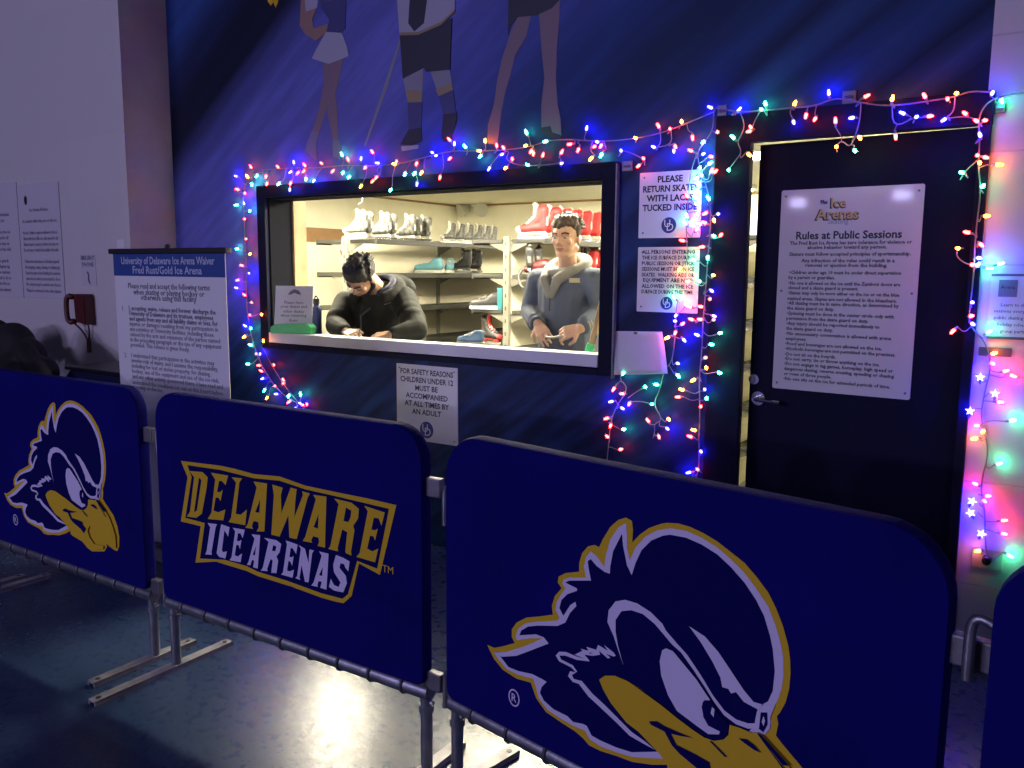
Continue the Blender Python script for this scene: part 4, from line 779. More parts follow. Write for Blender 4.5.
XG1, YG1, XG2, YG2 = -4.96, 5.13, -3.66, 5.56
gondola('double sided grey skate rack behind the man in the dark jacket', XG1, YG1, 2)
gondola('double sided grey skate rack behind the man in the blue fleece', XG2, YG2, 2)
gondola('grey skate rack seen only through the gap of the ajar door', -1.82, 5.45, 1)

# ---------------- skates
def skate_proto(name, label, boot, accent, kind, white_toe=False):
    t = thing(name, label, 'skate', (0, 0, 0))
    bm = newbm()
    chain(bm, [((.125, 0, .085), .030), ((.08, 0, .092), .040), ((.0, 0, .098), .040), ((-.075, 0, .10), .040)])
    chain(bm, [((-.075, 0, .10), .041), ((-.082, 0, .17), .040), ((-.088, 0, .245), .046)])
    chain(bm, [((.02, 0, .115), .036), ((-.045, 0, .17), .040)]); cap(bm, (-.045, 0, .17), (-.06, 0, .245), .04, .044)
    boot_o = blob('boot', bm, boot, t, voxel=.010, it=2, world=False)
    bm = newbm(); chain(bm, [((.05, 0, .135), .016), ((-.008, 0, .185), .022), ((-.02, 0, .27), .026), ((-.005, 0, .295), .020)]); o = blob('tongue', bm, accent, t, voxel=.009, it=1, world=False)
    bm = newbm()
    for k in range(5):
        x = .06-.022*k; z = .138+.021*k; tube(bm, smooth_pts([(x, -.03, z-.012), (x+.008, 0, z+.012), (x, .03, z-.012)]), .0055, 6)
    obj('laces', bm, 'offwhite', boot_o, smooth=True)
    bm = newbm(); prism(bm, [(x, -.014, z) for x, z in ((.145, .062), (-.105, .066), (-.115, .03), (-.07, .028), (-.05, .045), (.05, .045), (.075, .028), (.13, .028))], (0, .028, 0)); bmesh.ops.bevel(bm, geom=bm.edges[:], offset=.003, segments=1, affect='EDGES'); hold = obj('blade_holder', bm, accent if kind != 'figure' else 'black', t)
    bm = newbm(); prism(bm, [(x, -.0022, z) for x, z in ((.155, .032), (.16, .018), (.14, .004), (.10, .0), (-.09, .0), (-.125, .008), (-.13, .032))], (0, .0044, 0)); obj('blade', bm, 'blade', hold)
    bm = newbm(); sph(bm, (.135, 0, .082), (.034, .036, .030)); obj('toe_cap', bm, 'offwhite' if white_toe else accent, t, smooth=True)
    bm = newbm(); box(bm, (-.112, 0, .175), (.02, .04, .12), bevel=.006); obj('heel_guard', bm, accent, t)
    return t
def face(deg): return R(deg)
sil = skate_proto('ice_skate', '', 'silver', 'offwhite', 'hockey', True)
red = skate_proto('ice_skate', '', 'redskate', 'offwhite', 'hockey', True)
blk = skate_proto('ice_skate', '', 'blackboot', 'silver', 'hockey')
used = set()
def put(proto, loc, rz, label, group, tilt=0., sc=.74):
    if proto.name in used: o = dup(proto)
    else: o = proto; used.add(proto.name)
    o.location = loc; o.rotation_euler = (0, tilt, rz); o.scale = (sc, sc, sc); o['label'] = label; o['group'] = group
    XF[o.name] = Matrix.Translation(Vector(loc)) @ Euler((0, tilt, rz)).to_matrix().to_4x4()
    return o
ztop = LV[0]+.003
ord_ = ['first', 'second', 'third', 'fourth', 'fifth', 'sixth', 'seventh', 'eighth', 'ninth', 'tenth', 'eleventh', 'twelfth']
# first rack, right side, top shelf
def on_shelf(px, X):                   # distance along the shelf where a sight line reaches it
    d = ray(px, 240); return (X/d.x)*d.y
xs = XG1+.20
for i, px in enumerate((350, 358, 374, 382, 399, 407, 415)):
    put(sil, (xs+.01*(-1)**i, on_shelf(px+6, xs), ztop), R(196+random.uniform(-5, 5)), 'pale grey skate on the top left shelf, %s from its near end' % ord_[i], 'grey skates on the top left shelf', 0)
for i, px in enumerate((449, 458, 467, 476, 484, 491)):
    put(sil, (xs, on_shelf(px, xs), ztop), R(262+random.uniform(-6, 6)), 'pale grey skate, %s from the near side of the far top shelf clump' % ord_[i], 'far clump of grey skates', 0, .64)
# second rack, right side, top shelf: red skates
xr = XG2+.17
for i, px in enumerate((532, 546, 557, 567, 577, 587, 597, 607)):
    put(red, (xr, on_shelf(px+2, xr), ztop), R(192+random.uniform(-4, 4)), 'red skate on the top shelf behind the blue fleece man, %s from the near end' % ord_[i], 'red skates on the top right shelf', 0, .9)
for i, px in enumerate((588, 596, 604)):
    put(red, (xr, on_shelf(px, xr), LV[1]+.003), R(192+random.uniform(-5, 5)), 'red skate on the second shelf beyond the fleece shoulder, %s from the near end' % ord_[i], 'red skates on the second right shelf', 0)
x2 = XG1+.21
for i, px in enumerate((462, 473)):
    put(blk, (x2, on_shelf(px, x2), LV[1]+.003), R(205), ('near' if i == 0 else 'far')+' black skate of the pair with striped laces on the second left shelf', 'black skate pair', 0)
for i, px in enumerate((530, 539)):
    put(blk, (XG2+.19, on_shelf(px, XG2+.19), LV[1]+.003), R(120), ('left' if i == 0 else 'right')+' black skate on the second shelf beside the fleece sleeve', 'black skates beside the sleeve', 0)
# shoes
def shoe_proto(label, m, sole='offwhite'):
    t = thing('shoe', label, 'shoe', (0, 0, 0))
    bm = newbm(); chain(bm, [((.11, 0, .045), .030), ((.05, 0, .05), .038), ((-.03, 0, .055), .036), ((-.10, 0, .06), .036)]); cap(bm, (-.09, 0, .06), (-.09, 0, .10), .036, .038); cap(bm, (-.02, 0, .07), (-.06, 0, .10), .032, .036)
    blob('upper', bm, m, t, voxel=.010, it=2, world=False)
    bm = newbm(); prism(bm, [(a, b, 0) for a, b in ((.145, 0), (.125, .035), (.06, .043), (-.05, .036), (-.12, .034), (-.138, 0), (-.12, -.034), (-.05, -.036), (.06, -.043), (.125, -.035))], (0, 0, .028)); bmesh.ops.bevel(bm, geom=bm.edges[:], offset=.005, segments=1, affect='EDGES'); obj('sole', bm, sole, t)
    bm = newbm()
    for k in range(4):
        x = .055-.024*k; z = .088+.008*k; tube(bm, smooth_pts([(x, -.025, z-.008), (x+.005, 0, z+.004), (x, .025, z-.008)]), .004, 6)
    obj('laces', bm, 'offwhite', t, smooth=True)
    return t
def shoe(label, m, px, X, z, rz, tilt=0, sole='offwhite'):
    o = shoe_proto(label, m, sole); o.location = (X, on_shelf(px, X), z); o.rotation_euler = (0, tilt, rz); return o
shoe('aqua trainer on the second left shelf, left of the black skate pair', 'aqua', 429, XG1+.24, LV[1]+.002, R(200))
shoe('aqua trainer turned end on, touching the black skate pair on the second shelf', 'aqua', 449, XG1+.30, LV[1]+.002, R(300))
shoe('dark trainer with pale sole on the shelf beside the teal box', 'blackboot', 487, XG2-.2, LV[2]+.002, R(200))
sk = skate_proto('ice_skate', 'black skate with red cuff on the low shelf left of the cream upright', 'blackboot', 'redskate', 'hockey'); sk.location = (XG2-.2, on_shelf(491, XG2-.2), LV[3]+.002); sk.rotation_euler = (0, 0, R(-15)); sk.scale = (.8, .8, .8)
bm = newbm(); y_ = YG2+.06; box(bm, (XG2-.075, y_, LV[2]+.082), (.05, .10, .16), bevel=.006)
t = thing('teal_box', 'upright teal box on the third shelf against the cream upright', 'box', (XG2-.075, y_, LV[2])); o = obj('carton', bm, 'teal', t, world=True)
bm = newbm(); box(bm, (XG2-.075, y_, LV[2]+.166), (.054, .104, .012), bevel=.003); obj('lid', bm, 'teal', t, world=True)
# red skate guard hanging near the left rack
p = WX(339, 262, XG1-.12)
t = thing('blade_guard', 'red blade guard standing on the middle shelf above the dark haired head', 'guard', (XG1-.12, YG1+.1, LV[1]))
bm = newbm(); tube(bm, smooth_pts([(.05, 0, .01), (.025, 0, .10), (-.01, 0, .17), (-.03, 0, .235)]), .022, 8); obj('guard_body', bm, 'redskate', t, smooth=True)
bm = newbm(); tube(bm, [(.06, -.02, .05), (.0, -.024, .12)], .006, 6); obj('spring', bm, 'steel', t)
# bag strap bundle on right rack
t = thing('strap_bundle', 'dark red strap bundle drooping from the second right shelf by the cream upright', 'strap', (XG2+.2, YG2+.02, LV[1]+.012))
bm = newbm(); chain(bm, [((-.03, .0, .03), .03), ((.05, 0, .05), .04), ((.12, .02, .06), .05)]); blob('bundle', bm, 'dkred', t, voxel=.01, it=2, world=False)
bm = newbm(); tube(bm, smooth_pts([(-.05, -.03, .03), (-.075, -.06, -.03), (-.04, -.07, -.10), (.0, -.07, -.12), (.04, -.06, -.05), (.05, -.03, .03)]), .010, 8); obj('strap', bm, 'black', t, smooth=True)
# emergency light in the far corner
p = W(467, 204, 8.35)
t = thing('emergency_light', 'twin headed white emergency light in the far ceiling corner', 'light', (p.x, 8.55, p.z))
bm = newbm(); box(bm, (0, 0, .03), (.22, .10, .10), bevel=.01); obj('housing', bm, 'offwhite', t)
for s in (-1, 1):
    bm = newbm(); cyl(bm, (s*.11, -.02, -.03), (s*.16, -.13, -.07), .055, .085, 18); cyl(bm, (s*.08, 0, 0), (s*.11, -.02, -.03), .02); obj('lamp_head', bm, 'offwhite', t, smooth=True)
# wire hook on the ceiling
p = W(354, 199, 5.2); t = thing('wire_hook', 'bent wire hook hanging from the ceiling above the pale skates', 'hook', (p.x, 5.2, RZ))
bm = newbm(); tube(bm, smooth_pts([(0, 0, 0), (0, 0, -.10), (.05, 0, -.13), (.10, 0, -.19), (.09, 0, -.26), (.05, 0, -.27)]), .007, 8); obj('wire', bm, 'steel_dull', t, smooth=True)

# ================================================================== COUNTER THINGS
Yc = 3.66
a = W(275, 335, 3.55); b = W(311, 337, 3.55)
t = thing('counter_sign', 'small white sign standing in a green base at the left end of the counter', 'sign', ((a.x+b.x)/2+.01, 3.545, 1.113), R(26))
w = .235
bm = newbm(); prism(bm, [(x, -.05, z) for x, z in ((-.125, 0), (.125, 0), (.13, .035), (.105, .06), (-.09, .055), (-.12, .04))], (0, .10, 0)); bmesh.ops.bevel(bm, geom=bm.edges[:], offset=.004, segments=2, affect='EDGES'); obj('base', bm, 'greenstand', t, smooth=True)
tiltm = Matrix.Translation((0, 0, .03)) @ Matrix.Rotation(R(-10), 4, 'X')
bm = newbm(); box(bm, (0, 0, .125), (w, .004, .26)); bmesh.ops.transform(bm, matrix=tiltm, verts=bm.verts); obj('card', bm, 'paper', t)
bm = newbm()
for i, s_ in enumerate(['Please have', 'your skates and', 'other skates', 'when returning', 'them']): text_bm(bm, s_, 0, .155-.027*i, y=-.0028, size=.026, bold=.01, res=1, maxw=w*.86)
prism(bm, [(x, -.0028, z) for x, z in ((-.04, .20), (-.025, .222), (0, .235), (.03, .226), (.045, .20), (.02, .206), (.0, .213), (-.015, .204))], (0, -.0006, 0))
bmesh.ops.transform(bm, matrix=tiltm, verts=bm.verts); obj('lettering', bm, 'mu_ink', t)
p = W(317, 337, 3.70)
t = thing('water_bottle', 'dark blue drinks bottle right of the small counter sign', 'bottle', (p.x, 3.70, CZ))
bm = newbm(); r_ = .031
prof = [(0, r_*.95), (.006, r_), (.16, r_), (.18, r_*.8), (.19, r_*.55), (.205, r_*.55)]
for (z0, q0), (z1, q1) in zip(prof, prof[1:]): cyl(bm, (0, 0, z0), (0, 0, z1), q0, q1, 20)
obj('body', bm, 'bluebottle', t, smooth=True)
bm = newbm(); cyl(bm, (0, 0, .203), (0, 0, .235), .02, seg=18); tube(bm, smooth_pts([(-.014, 0, .233), (0, 0, .256), (.014, 0, .233)]), .004, 6); obj('cap', bm, 'black', t, smooth=True)
bm = newbm(); cyl(bm, (0, 0, .0), (0, 0, .008), r_*1.02, seg=20); obj('base_ring', bm, 'wood', t)
# hockey stick leaning on the right jamb
a, b = W(589, 349, 3.72), W(606, 285, 3.74)
a.z = CZ+.005
t = thing('broom_handle', 'pale wooden stick with green taped end leaning inside the window right edge', 'stick', a)
dv = (b-a); bm = newbm(); tube(bm, [a+dv*.13, a+dv*1.35], .014, 12); obj('shaft', bm, 'wood', t, world=True, smooth=True)
bm = newbm(); tube(bm, [a+dv*.0+Vector((0, 0, .012)), a+dv*.15], .022, 12); obj('taped_end', bm, 'green', t, world=True, smooth=True)
bm = newbm(); q = a+Vector((.035, .01, .0)); tube(bm, [q+dv*.02+Vector((0, 0, .012)), q+dv*.30], .017, 10); obj('white_grip', bm, 'offwhite', t, world=True, smooth=True)
# blue pale shoes on counter's back edge
o = shoe_proto('pale blue trainer on the counter ledge beside the dark jacket sleeve', 'paleblue'); p = W(471, 344, 3.84); o.location = (p.x, 3.84, CZ+.001); o.rotation_euler = (0, 0, R(190)); o.scale = (.62, .62, .62)
# paper under the writer's hands
p = W(367, 339, 3.62); bm = newbm(); box(bm, (0, 0, .001), (.16, .11, .002)); o = tag(obj('paper_slip', bm, 'white_sign'), 'white slip of paper under the writing hands', 'paper'); o.location = (p.x, 3.63, CZ); o.rotation_euler = (0, 0, R(20))
# ================================================================== LIGHT STRINGS
for k, c, e in (('R', (1., .10, .06), (1., .026, .022)), ('G', (.0, .9, .35), (.03, .9, .36)), ('B', (.06, .06, 1.), (.011, .010, 1.)), ('O', (1., .42, .12), (1., .20, .012))):
    M['bulb'+k] = mat('bulb_'+{'R': 'red', 'G': 'green', 'B': 'blue', 'O': 'amber'}[k], c, .3, emit=e, estr={'R': 44., 'G': 64., 'B': 175., 'O': 46.}[k])
proto_b = {}
def bulb_mesh(k, star):
    if (k, star) in proto_b: return proto_b[(k, star)]
    bm = newbm()
    if star:                            # star shaped cap
        pr = [((.017 if i % 2 == 0 else .0075)*math.sin(i*R(36)), -.004, (.017 if i % 2 == 0 else .0075)*math.cos(i*R(36))) for i in range(10)]
        prism(bm, pr, (0, .008, 0))
    else:
        chain(bm, [((0, 0, -.004), .0066), ((0, 0, .010), .0050)], 8)
    for f in bm.faces: f.material_index = 0
    cyl(bm, (0, 0, -.008), (0, 0, -.024), .0052, .0036, 8, mi=1)
    bmesh.ops.recalc_face_normals(bm, faces=bm.faces)
    me = bpy.data.meshes.new('bulb'); bm.to_mesh(me); bm.free()
    me.materials.append(M['bulb'+k]); me.materials.append(M['cable'])
    proto_b[(k, star)] = me
    return me
def depth_at(x, y):                     # cables lie on whatever stands out from the wall there
    p = W(x, y, YW)
    if OX0-T-.02 < p.x < OX1+T+.02 and OZ0-.05 < p.z < OZ1+T+.02: return YW-.042
    if -1.29 < p.x < -.25 and p.z < 2.16: return YW-.040
    return YW-.015
def light_string(name, label, main, bulbs, extras=(), Yf=None):
    Yf = Yf or depth_at
    """main: image pixels along the lead cable; bulbs: text of colour and pixel position"""
    mp = [W(x, y, Yf(x, y)) for x, y in main]
    t = thing(name, label, 'string lights', mp[0], group='coloured light strings')
    mp = smooth_pts(mp, 2); bm = newbm(); tube(bm, mp, .0028, 6)
    for e in extras:
        ep = smooth_pts([W(x, y, Yf(x, y)) for x, y in e], 2); tube(bm, ep, .0024, 6); mp = mp+ep
    its = bulbs.split(); places = []
    for q in its:
        k = q[0]; star = q.endswith('*'); x, y = [float(v) for v in q[1:].rstrip('*').split(',')]
        p = W(x, y, Yf(x, y)-.010-random.random()*.012); near = min(mp, key=lambda m: (m-p).length)
        dirv = (p-near); dn = dirv.normalized() if dirv.length > .012 else Vector((random.uniform(-1, 1), -.3, random.uniform(-1, 1))).normalized()
        dn = (dn+Vector((random.uniform(-.4, .4), -.25, random.uniform(-.5, .5)))).normalized()
        tail = p-dn*.024
        mid = near.lerp(tail, .5)+Vector((random.uniform(-.02, .02), -.006, random.uniform(-.03, .01)))
        tube(bm, smooth_pts([near, mid, tail], 2), .002, 5)
        places.append((k, star, p, dn))
    obj('cable', bm, 'cable', t, world=True, smooth=True)
    inv = XF[t.name].inverted()
    for k, star, p, dn in places:
        o = bpy.data.objects.new('bulb', bulb_mesh(k, star)); COL.objects.link(o); o.parent = t
        o.location = inv @ p
        o.rotation_euler = Euler((0, random.uniform(-.5, .5), 0)) if star else dn.to_track_quat('Z', 'Y').to_euler()
    return t
S_LEFT = """B236.3,176.3 R250.8,166.9 O247.3,176.6 G257,175.8 G251.9,184.4 R237.5,189.4 R245,193.3 G236.7,205 B244,203.4 G249.7,210.9 R244.5,219 R246,239 G237.5,248.8 O250,254 R242,265.5 B249,273.3 R238,280 B236.7,288 R244.5,295 R251.6,302.5 R249.7,315 O261.7,314.4 B245.3,326 G250.8,328.4 O244.5,336.6 O263.3,341 G250.8,345 R256.3,353.8 B260,354 G248.2,364 R259,365.5 R273.8,364.9 R261.2,371 B262.8,378.4 R274.9,385.7 R283.3,380 R283.2,383.4 G264.5,390 O267,397.7 B276.4,394 G288.8,395.7 G300.5,394.4 R288.8,402 B295.3,408.4 B300,403.3 R302.7,405 R306.8,404.3"""
S_TOP = """R266,176.3 R266.9,183.6 R277.8,166.9 B290.6,171.9 R298,172.7 R304.7,165.3 R303.9,171 R290.6,183.1 G279,183.6 B289.8,189.4 G306,179 B314,180.5 B293.8,162.5 R321.4,163.3 R332.8,171 G342,154.7 G343,172.7 R348,159.7 G349,177 B361,158.8 R372.3,151.9 B377.8,163 R365.3,167.5 R376.3,177.5 R372.8,181 O361,186 G390.6,190 R396.6,161.3 O394.7,164 G405,174 G414.5,173.3 R416.6,163.4 O421.6,172.5 B417,183.8 B432.2,152.5 B436,155.6 R440,177.2 R449.4,139.7 B454.4,144 R450,158.4 G465,146.7 O485.3,141 G480.3,156.3 O479.5,150.8 R496.7,145.6 R503.4,147.7 B501.9,154.4 R512.3,159 B489.2,168.4 O505.6,168 G526.4,132.5 O525.6,145.6 R531,151.3 R533.4,153.4 G527.5,164.8 R542.8,155.5 G545.5,141.4 R561.6,152.3 B561.6,163.3 R570,144.2 R578.3,149.7 B586.6,128.4 B597.2,141.9 R594.4,146.6 R601,145.8 O591,158.6 G601.4,155 O635.5,138 R658.4,126 R670,128.7 O681.6,121.7 B653.6,147 R675.3,146.4 B673.8,151 R692.5,137.4 B621,150.6 R643.4,158.4 R638.6,165.8"""
S_MID = """B710.5,107.5 R690.6,150.6 R717.5,132 G703.3,142 R710.8,156.6 B703.3,154 R715.3,171.5 R711.5,171 G710,163.3 G701.6,175 B697,178 G708.6,198.4 R687,195.8 G695.3,198 B686.7,215.6 G685,222.7 R705.5,213.3 B718.3,214 O714,220.3 R721,235 G713.8,236 R704.7,222.7 R697,229.7 R682.5,240.6 R702.3,246.9 G707.8,257.5 G693.8,260 O679.7,268.8 O713.3,275.3 G698.8,281 R688.3,281 B711.7,290.8 R710,299 G674.2,297.5 O686.3,304 R689.8,306.9 R700.8,306.6 B675.8,315.5 B675,321 R682.5,323.8 R691.4,319.4 R700.3,319.4 B714,316 R713.8,319.7 R675.3,332.7 O667.5,337.7 B684,340 B697.3,335 G720.3,333 G711.4,344.4 R705.5,357.7 O706.3,367.8 B677.8,363.4 G678,375.6 G719.5,372.8 G623,373.7 R613.7,389 R622.4,393.7 B611.3,401.6 B622.4,408.3 R629.2,403.8 G645.2,386.8 G656.5,384.6 R678.4,397 G652,404.3 O682,389.7 R606.8,418.3 R610.6,425.6 R607.3,436.6 G623.7,429.3 R620.6,449.3 R648,420.7 O668.7,419.2 B667.4,428.7 R658.9,436.6 B704.8,389.5 G706.6,398.3 R700.8,406.5 R690.2,436.6 O694,430 B701,451.5 R697.5,469.4 B689,472.5 O693.5,380 G700,168 B699,183 G697,190 B696,204 R697,214 B700,224"""  # last six bulbs are added to brighten the glow beside the upper sign
S_DOOR = """B738.8,110 G765.6,104.3 G761.4,109.4 R750.6,127 R749.2,131.3 G733,137.4 O749,154.5 G728.6,170.2 O794.6,104 B793.6,122 R806,115.5 R815,119 B828.8,93 R835.5,121 B852,117.8 R866.2,96.3 O859.8,137.7 O836.5,146.7 G854.9,150.7 O892.3,98.5 B902.7,113.2 B916.6,116.8 R895.7,136.4 R924.6,96 R929.6,116.2 B943.9,119.8 R947.5,99 O956.5,93.3 R965,113.4"""
S_RIGHT = """R976.4,120.8 R985,120.4 B992.3,93 G1001.7,101 B980,135 R977.4,155.2 R985.6,157.4 O979.7,162.9 O998.7,164.7 G961.9,172.5 G982.8,186.2 O986.5,216 R967.3,232.4 O957.7,248.3 R981,244.7 B979,258 G978,264.7 R972,264.7 G989,268 B1000,264 B972.4,302.4 R971.4,316 B972.8,324 G988.9,332 R953,331 O993.9,353.4 R992.6,363.6 R1005.6,371 R1012.6,375.7 B980.3,377.3* B995,393.7* R999.8,402 B970,411* G1012.6,420.5 R977,425.5 O983,431.5 O975,438.5 G999.2,463.7 R975.5,484 R987.8,496 R984.7,501 B972,501.4* B970.6,513* B981.5,533.8* R1003.8,520.5 R1003.8,533.8 O978,551 G1009.6,555.7"""
light_string('string_lights', 'coloured lights running down the mural left of the service window', [(264, 172), (252, 174), (243, 190), (244, 215), (245, 245), (247, 270), (246, 300), (249, 325), (255, 350), (264, 370), (276, 388), (290, 400), (304, 405)], S_LEFT, extras=[[(264, 350), (272, 366), (286, 388), (298, 402)]])
light_string('string_lights', 'coloured lights looped along the top edge of the service window', [(262, 170), (290, 168), (320, 168), (345, 165), (370, 166), (400, 164), (430, 156), (450, 151), (480, 151), (508, 150), (533, 146), (546, 141), (566, 139), (590, 141), (612, 141), (640, 138), (665, 132), (690, 122), (714, 112)], S_TOP, extras=[[(500, 154), (510, 150), (505, 160), (520, 166), (545, 165), (560, 163)], [(620, 150), (632, 153), (645, 160)], [(660, 130), (661, 143), (656, 148), (672, 144), (671, 130)]])
light_string('string_lights', 'thick tangle of coloured lights hanging between the window and the navy door', [(714, 112), (713, 130), (704, 143), (697, 152), (700, 170), (708, 190), (711, 215), (709, 245), (707, 270), (705, 300), (703, 320), (702, 350), (699, 380), (700, 410), (699, 440), (699, 470), (694, 482)], S_MID, extras=[[(697, 152), (690, 175), (688, 200), (686, 230), (687, 246)], [(676, 315), (675, 340), (672, 362), (664, 370), (660, 390), (653, 404), (663, 420), (654, 424), (655, 430), (653, 438)], [(607, 460), (609, 440), (611, 420), (617, 405), (628, 390), (622, 380), (616, 384)], [(628, 402), (640, 401), (652, 404)], [(628, 398), (636, 392), (645, 387)]])
light_string('string_lights', 'coloured lights drooping across the top of the navy door frame', [(716, 108), (739, 112), (760, 111), (790, 108), (815, 106), (832, 99), (848, 99), (862, 103), (885, 106), (910, 104), (935, 100), (955, 97), (970, 91), (990, 92)], S_DOOR, extras=[[(740, 112), (745, 125), (741, 136), (737, 142), (742, 152), (736, 160), (729, 169)], [(761, 110), (756, 118), (752, 128)], [(861, 103), (860, 120), (856, 134), (850, 148), (842, 140), (836, 146)], [(892, 102), (893, 128), (916, 117)], [(955, 97), (954, 112), (944, 119), (965, 116), (978, 120)]])
light_string('string_lights', 'coloured lights with blue stars running down the white wall right of the door', [(1030, 92), (1001, 95), (985, 104), (978, 120), (980, 140), (978, 165), (981, 190), (977, 222), (975, 245), (974, 270), (971, 300), (968, 325), (985, 340), (992, 365), (985, 390), (980, 420), (990, 450), (980, 485), (985, 510), (985, 540), (987, 557)], S_RIGHT, extras=[[(958, 249), (956, 256), (964, 263), (972, 265)], [(960, 180), (966, 170), (978, 160)]])
# clips that hold the cables
for i, (x, y, w_, h_, lab) in enumerate(((722, 111, .04, .05, 'grey cable clip at the upper left corner of the door frame'), (849, 97, .05, .05, 'grey cable clip above the middle of the door frame'), (1000, 108, .035, .035, 'grey cable clip on the white wall at the door frame top corner'), (627, 166, .05, .045, 'grey cable clip on the top right corner of the service window'))):
    p = W(x, y, YW-.012); t = thing('cable_clip', lab, 'clip', (p.x, YW, p.z), group='cable clips')
    bm = newbm(); box(bm, (0, -.006, 0), (w_, .012, h_), bevel=.003); cyl(bm, (-w_*.3, -.014, 0), (w_*.3, -.014, 0), .006, seg=8); obj('clip_body', bm, 'steel_dull', t)

# ================================================================== PEOPLE
def frame(fx, fy):
    f = Vector((fx, fy, 0)).normalized(); l = Vector((-f.y, f.x, 0)); return f, l
def hand(bm, wrist, d, back, side, curl=.6, L=.185, r=.0085):
    """palm, four unequal bent fingers and a thumb; d = wrist->knuckles, back = back of the hand, side = +1 thumb on the d x back side"""
    d = d.normalized(); back = (back-d*back.dot(d)).normalized(); s = d.cross(back)*side
    for k in (-1.5, -.5, .5, 1.5): cap(bm, wrist+d*.012+s*k*.010, wrist+d*.088+s*k*.0205, .0165, .0125, 10)
    for k, ln in ((1.5, .070), (.5, .080), (-.5, .075), (-1.5, .058)):
        p = wrist+d*.092+s*k*.0215; a = curl*.45; q = p
        for j, fr in enumerate((.45, .32, .25)):
            v = d*math.cos(a)-back*math.sin(a)+s*k*.03; v.normalize(); n = q+v*ln*fr*1.0
            cap(bm, q, n, r-.0006*j, r-.0006*(j+1), 8); q = n; a += curl*.75
    b = wrist+d*.030+s*.034; m_ = b+(d*.6+s*.75-back*.25).normalized()*.036; e = m_+(d*.9+s*.12-back*.35).normalized()*.034
    chain(bm, [(b-s*.012, .0145), (b, .013), (m_, .0105), (e, .0085)], 8)
def head_geo(bm, c, Mx):
    P = lambda x, y, z: c+Mx@Vector((x, y, z))
    rot = Mx
    sph(bm, P(0, -.012, .025), (.0765, .093, .088), rot)           # skull
    sph(bm, P(0, .022, -.02), (.062, .068, .085), rot)             # face
    sph(bm, P(0, .040, -.082), (.036, .038, .030), rot)            # chin
    for s in (-1, 1):
        cap(bm, P(s*.055, -.012, -.058), P(s*.024, .042, -.092), .020, .018, 10)   # jaw
        sph(bm, P(s*.040, .060, -.020), (.022, .018, .02), rot)    # cheek
        cap(bm, P(s*.014, .084, .020), P(s*.046, .066, .020), .0095, .009, 8)      # brow ridge
        sph(bm, P(s*.076, -.008, -.010), (.009, .019, .030), rot)  # ear
    cap(bm, P(0, .084, .012), P(0, .102, -.024), .0085, .0125, 8)  # nose
    for s in (-1, 1): sph(bm, P(s*.011, .092, -.030), .0095)
    sph(bm, P(0, .083, -.058), (.022, .012, .012), rot)
def face_parts(t, c, Mx, hairm, lidded=.5):
    P = lambda x, y, z: c+Mx@Vector((x, y, z))
    for s in (-1, 1):
        if not lidded:
            bm = newbm(); tube(bm, [P(s*.019, .0835, .0), P(s*.031, .0845, -.004), P(s*.044, .078, .0)], .0028, 6); obj('eyelash', bm, hairm, t, world=True, smooth=True)
            bm = newbm(); tube(bm, [P(s*.014, .0945, .026), P(s*.032, .0895, .032), P(s*.052, .073, .026)], .0052, 6); obj('eyebrow', bm, hairm, t, world=True, smooth=True)
            continue
        bm = newbm(); sph(bm, P(s*.031, .0755, .004), (.0125, .0090, .0085*lidded*2), Mx, 12); eo = obj('eye', bm, 'eyewhite', t, world=True, smooth=True)
        bm = newbm(); sph(bm, P(s*.031-.002, .0830, .003), (.0070, .004, .0066*min(1, lidded*1.6)), Mx, 10); obj('iris', bm, 'iris', eo, world=True, smooth=True)
        bm = newbm(); tube(bm, [P(s*.014, .0945, .026), P(s*.032, .0895, .032), P(s*.052, .073, .026)], .0052, 6); obj('eyebrow', bm, hairm, t, world=True, smooth=True)
    bm = newbm(); tube(bm, [P(-.024, .0865, -.056), P(-.010, .0955, -.0535), (P(0, .0965, -.055)), P(.010, .0955, -.0535), P(.024, .0865, -.056)], .0042, 6)
    tube(bm, [P(-.020, .087, -.062), P(0, .095, -.0645), P(.020, .087, -.062)], .0048, 6); obj('mouth', bm, 'lips', t, world=True, smooth=True)

def tufts(bm, P, n, r):                  # short locks that break up the outline of the hair
    for _ in range(n):
        a = random.uniform(0, 2*math.pi); b = random.uniform(.10, 1.45)
        x, y, z = math.sin(b)*math.cos(a), math.sin(b)*math.sin(a), math.cos(b)
        if y > .35 and z < .62: continue
        q = Vector((x*.078, -.026+y*.088, .048+z*.078)); v = Vector((x, y, z))+Vector((random.uniform(-.8, .8), random.uniform(-.5, .9), random.uniform(-.4, .3)))
        cap(bm, P(*q), P(*(q+v.normalized()*.022)), r, r*.5, 6)

# ---- the man standing in a blue fleece
hx = W(566, 238, 4.26)
f2, l2 = frame(.30, -1)
base = Vector((hx.x-.02, 4.30, 0))
t2 = thing('person', 'person standing upright in a blue fleece with grey hood, both hands low in front', 'person', base)
sh = {}
neck = W(567, 266, 4.30); chest = W(566, 300, 4.30); chest.z = 1.32
shL, shR = W(595, 281, 4.27), W(539, 281, 4.33)       # person's left is at the photo's right
elL, elR = W(602, 311, 4.22), W(530, 311, 4.30)
wrL, wrR = W(581, 328, 4.02), W(538, 324, 4.10)
hip = Vector((chest.x, chest.y+.02, .94)); 
side = (shL-shR); side.z = 0; side.normalize()
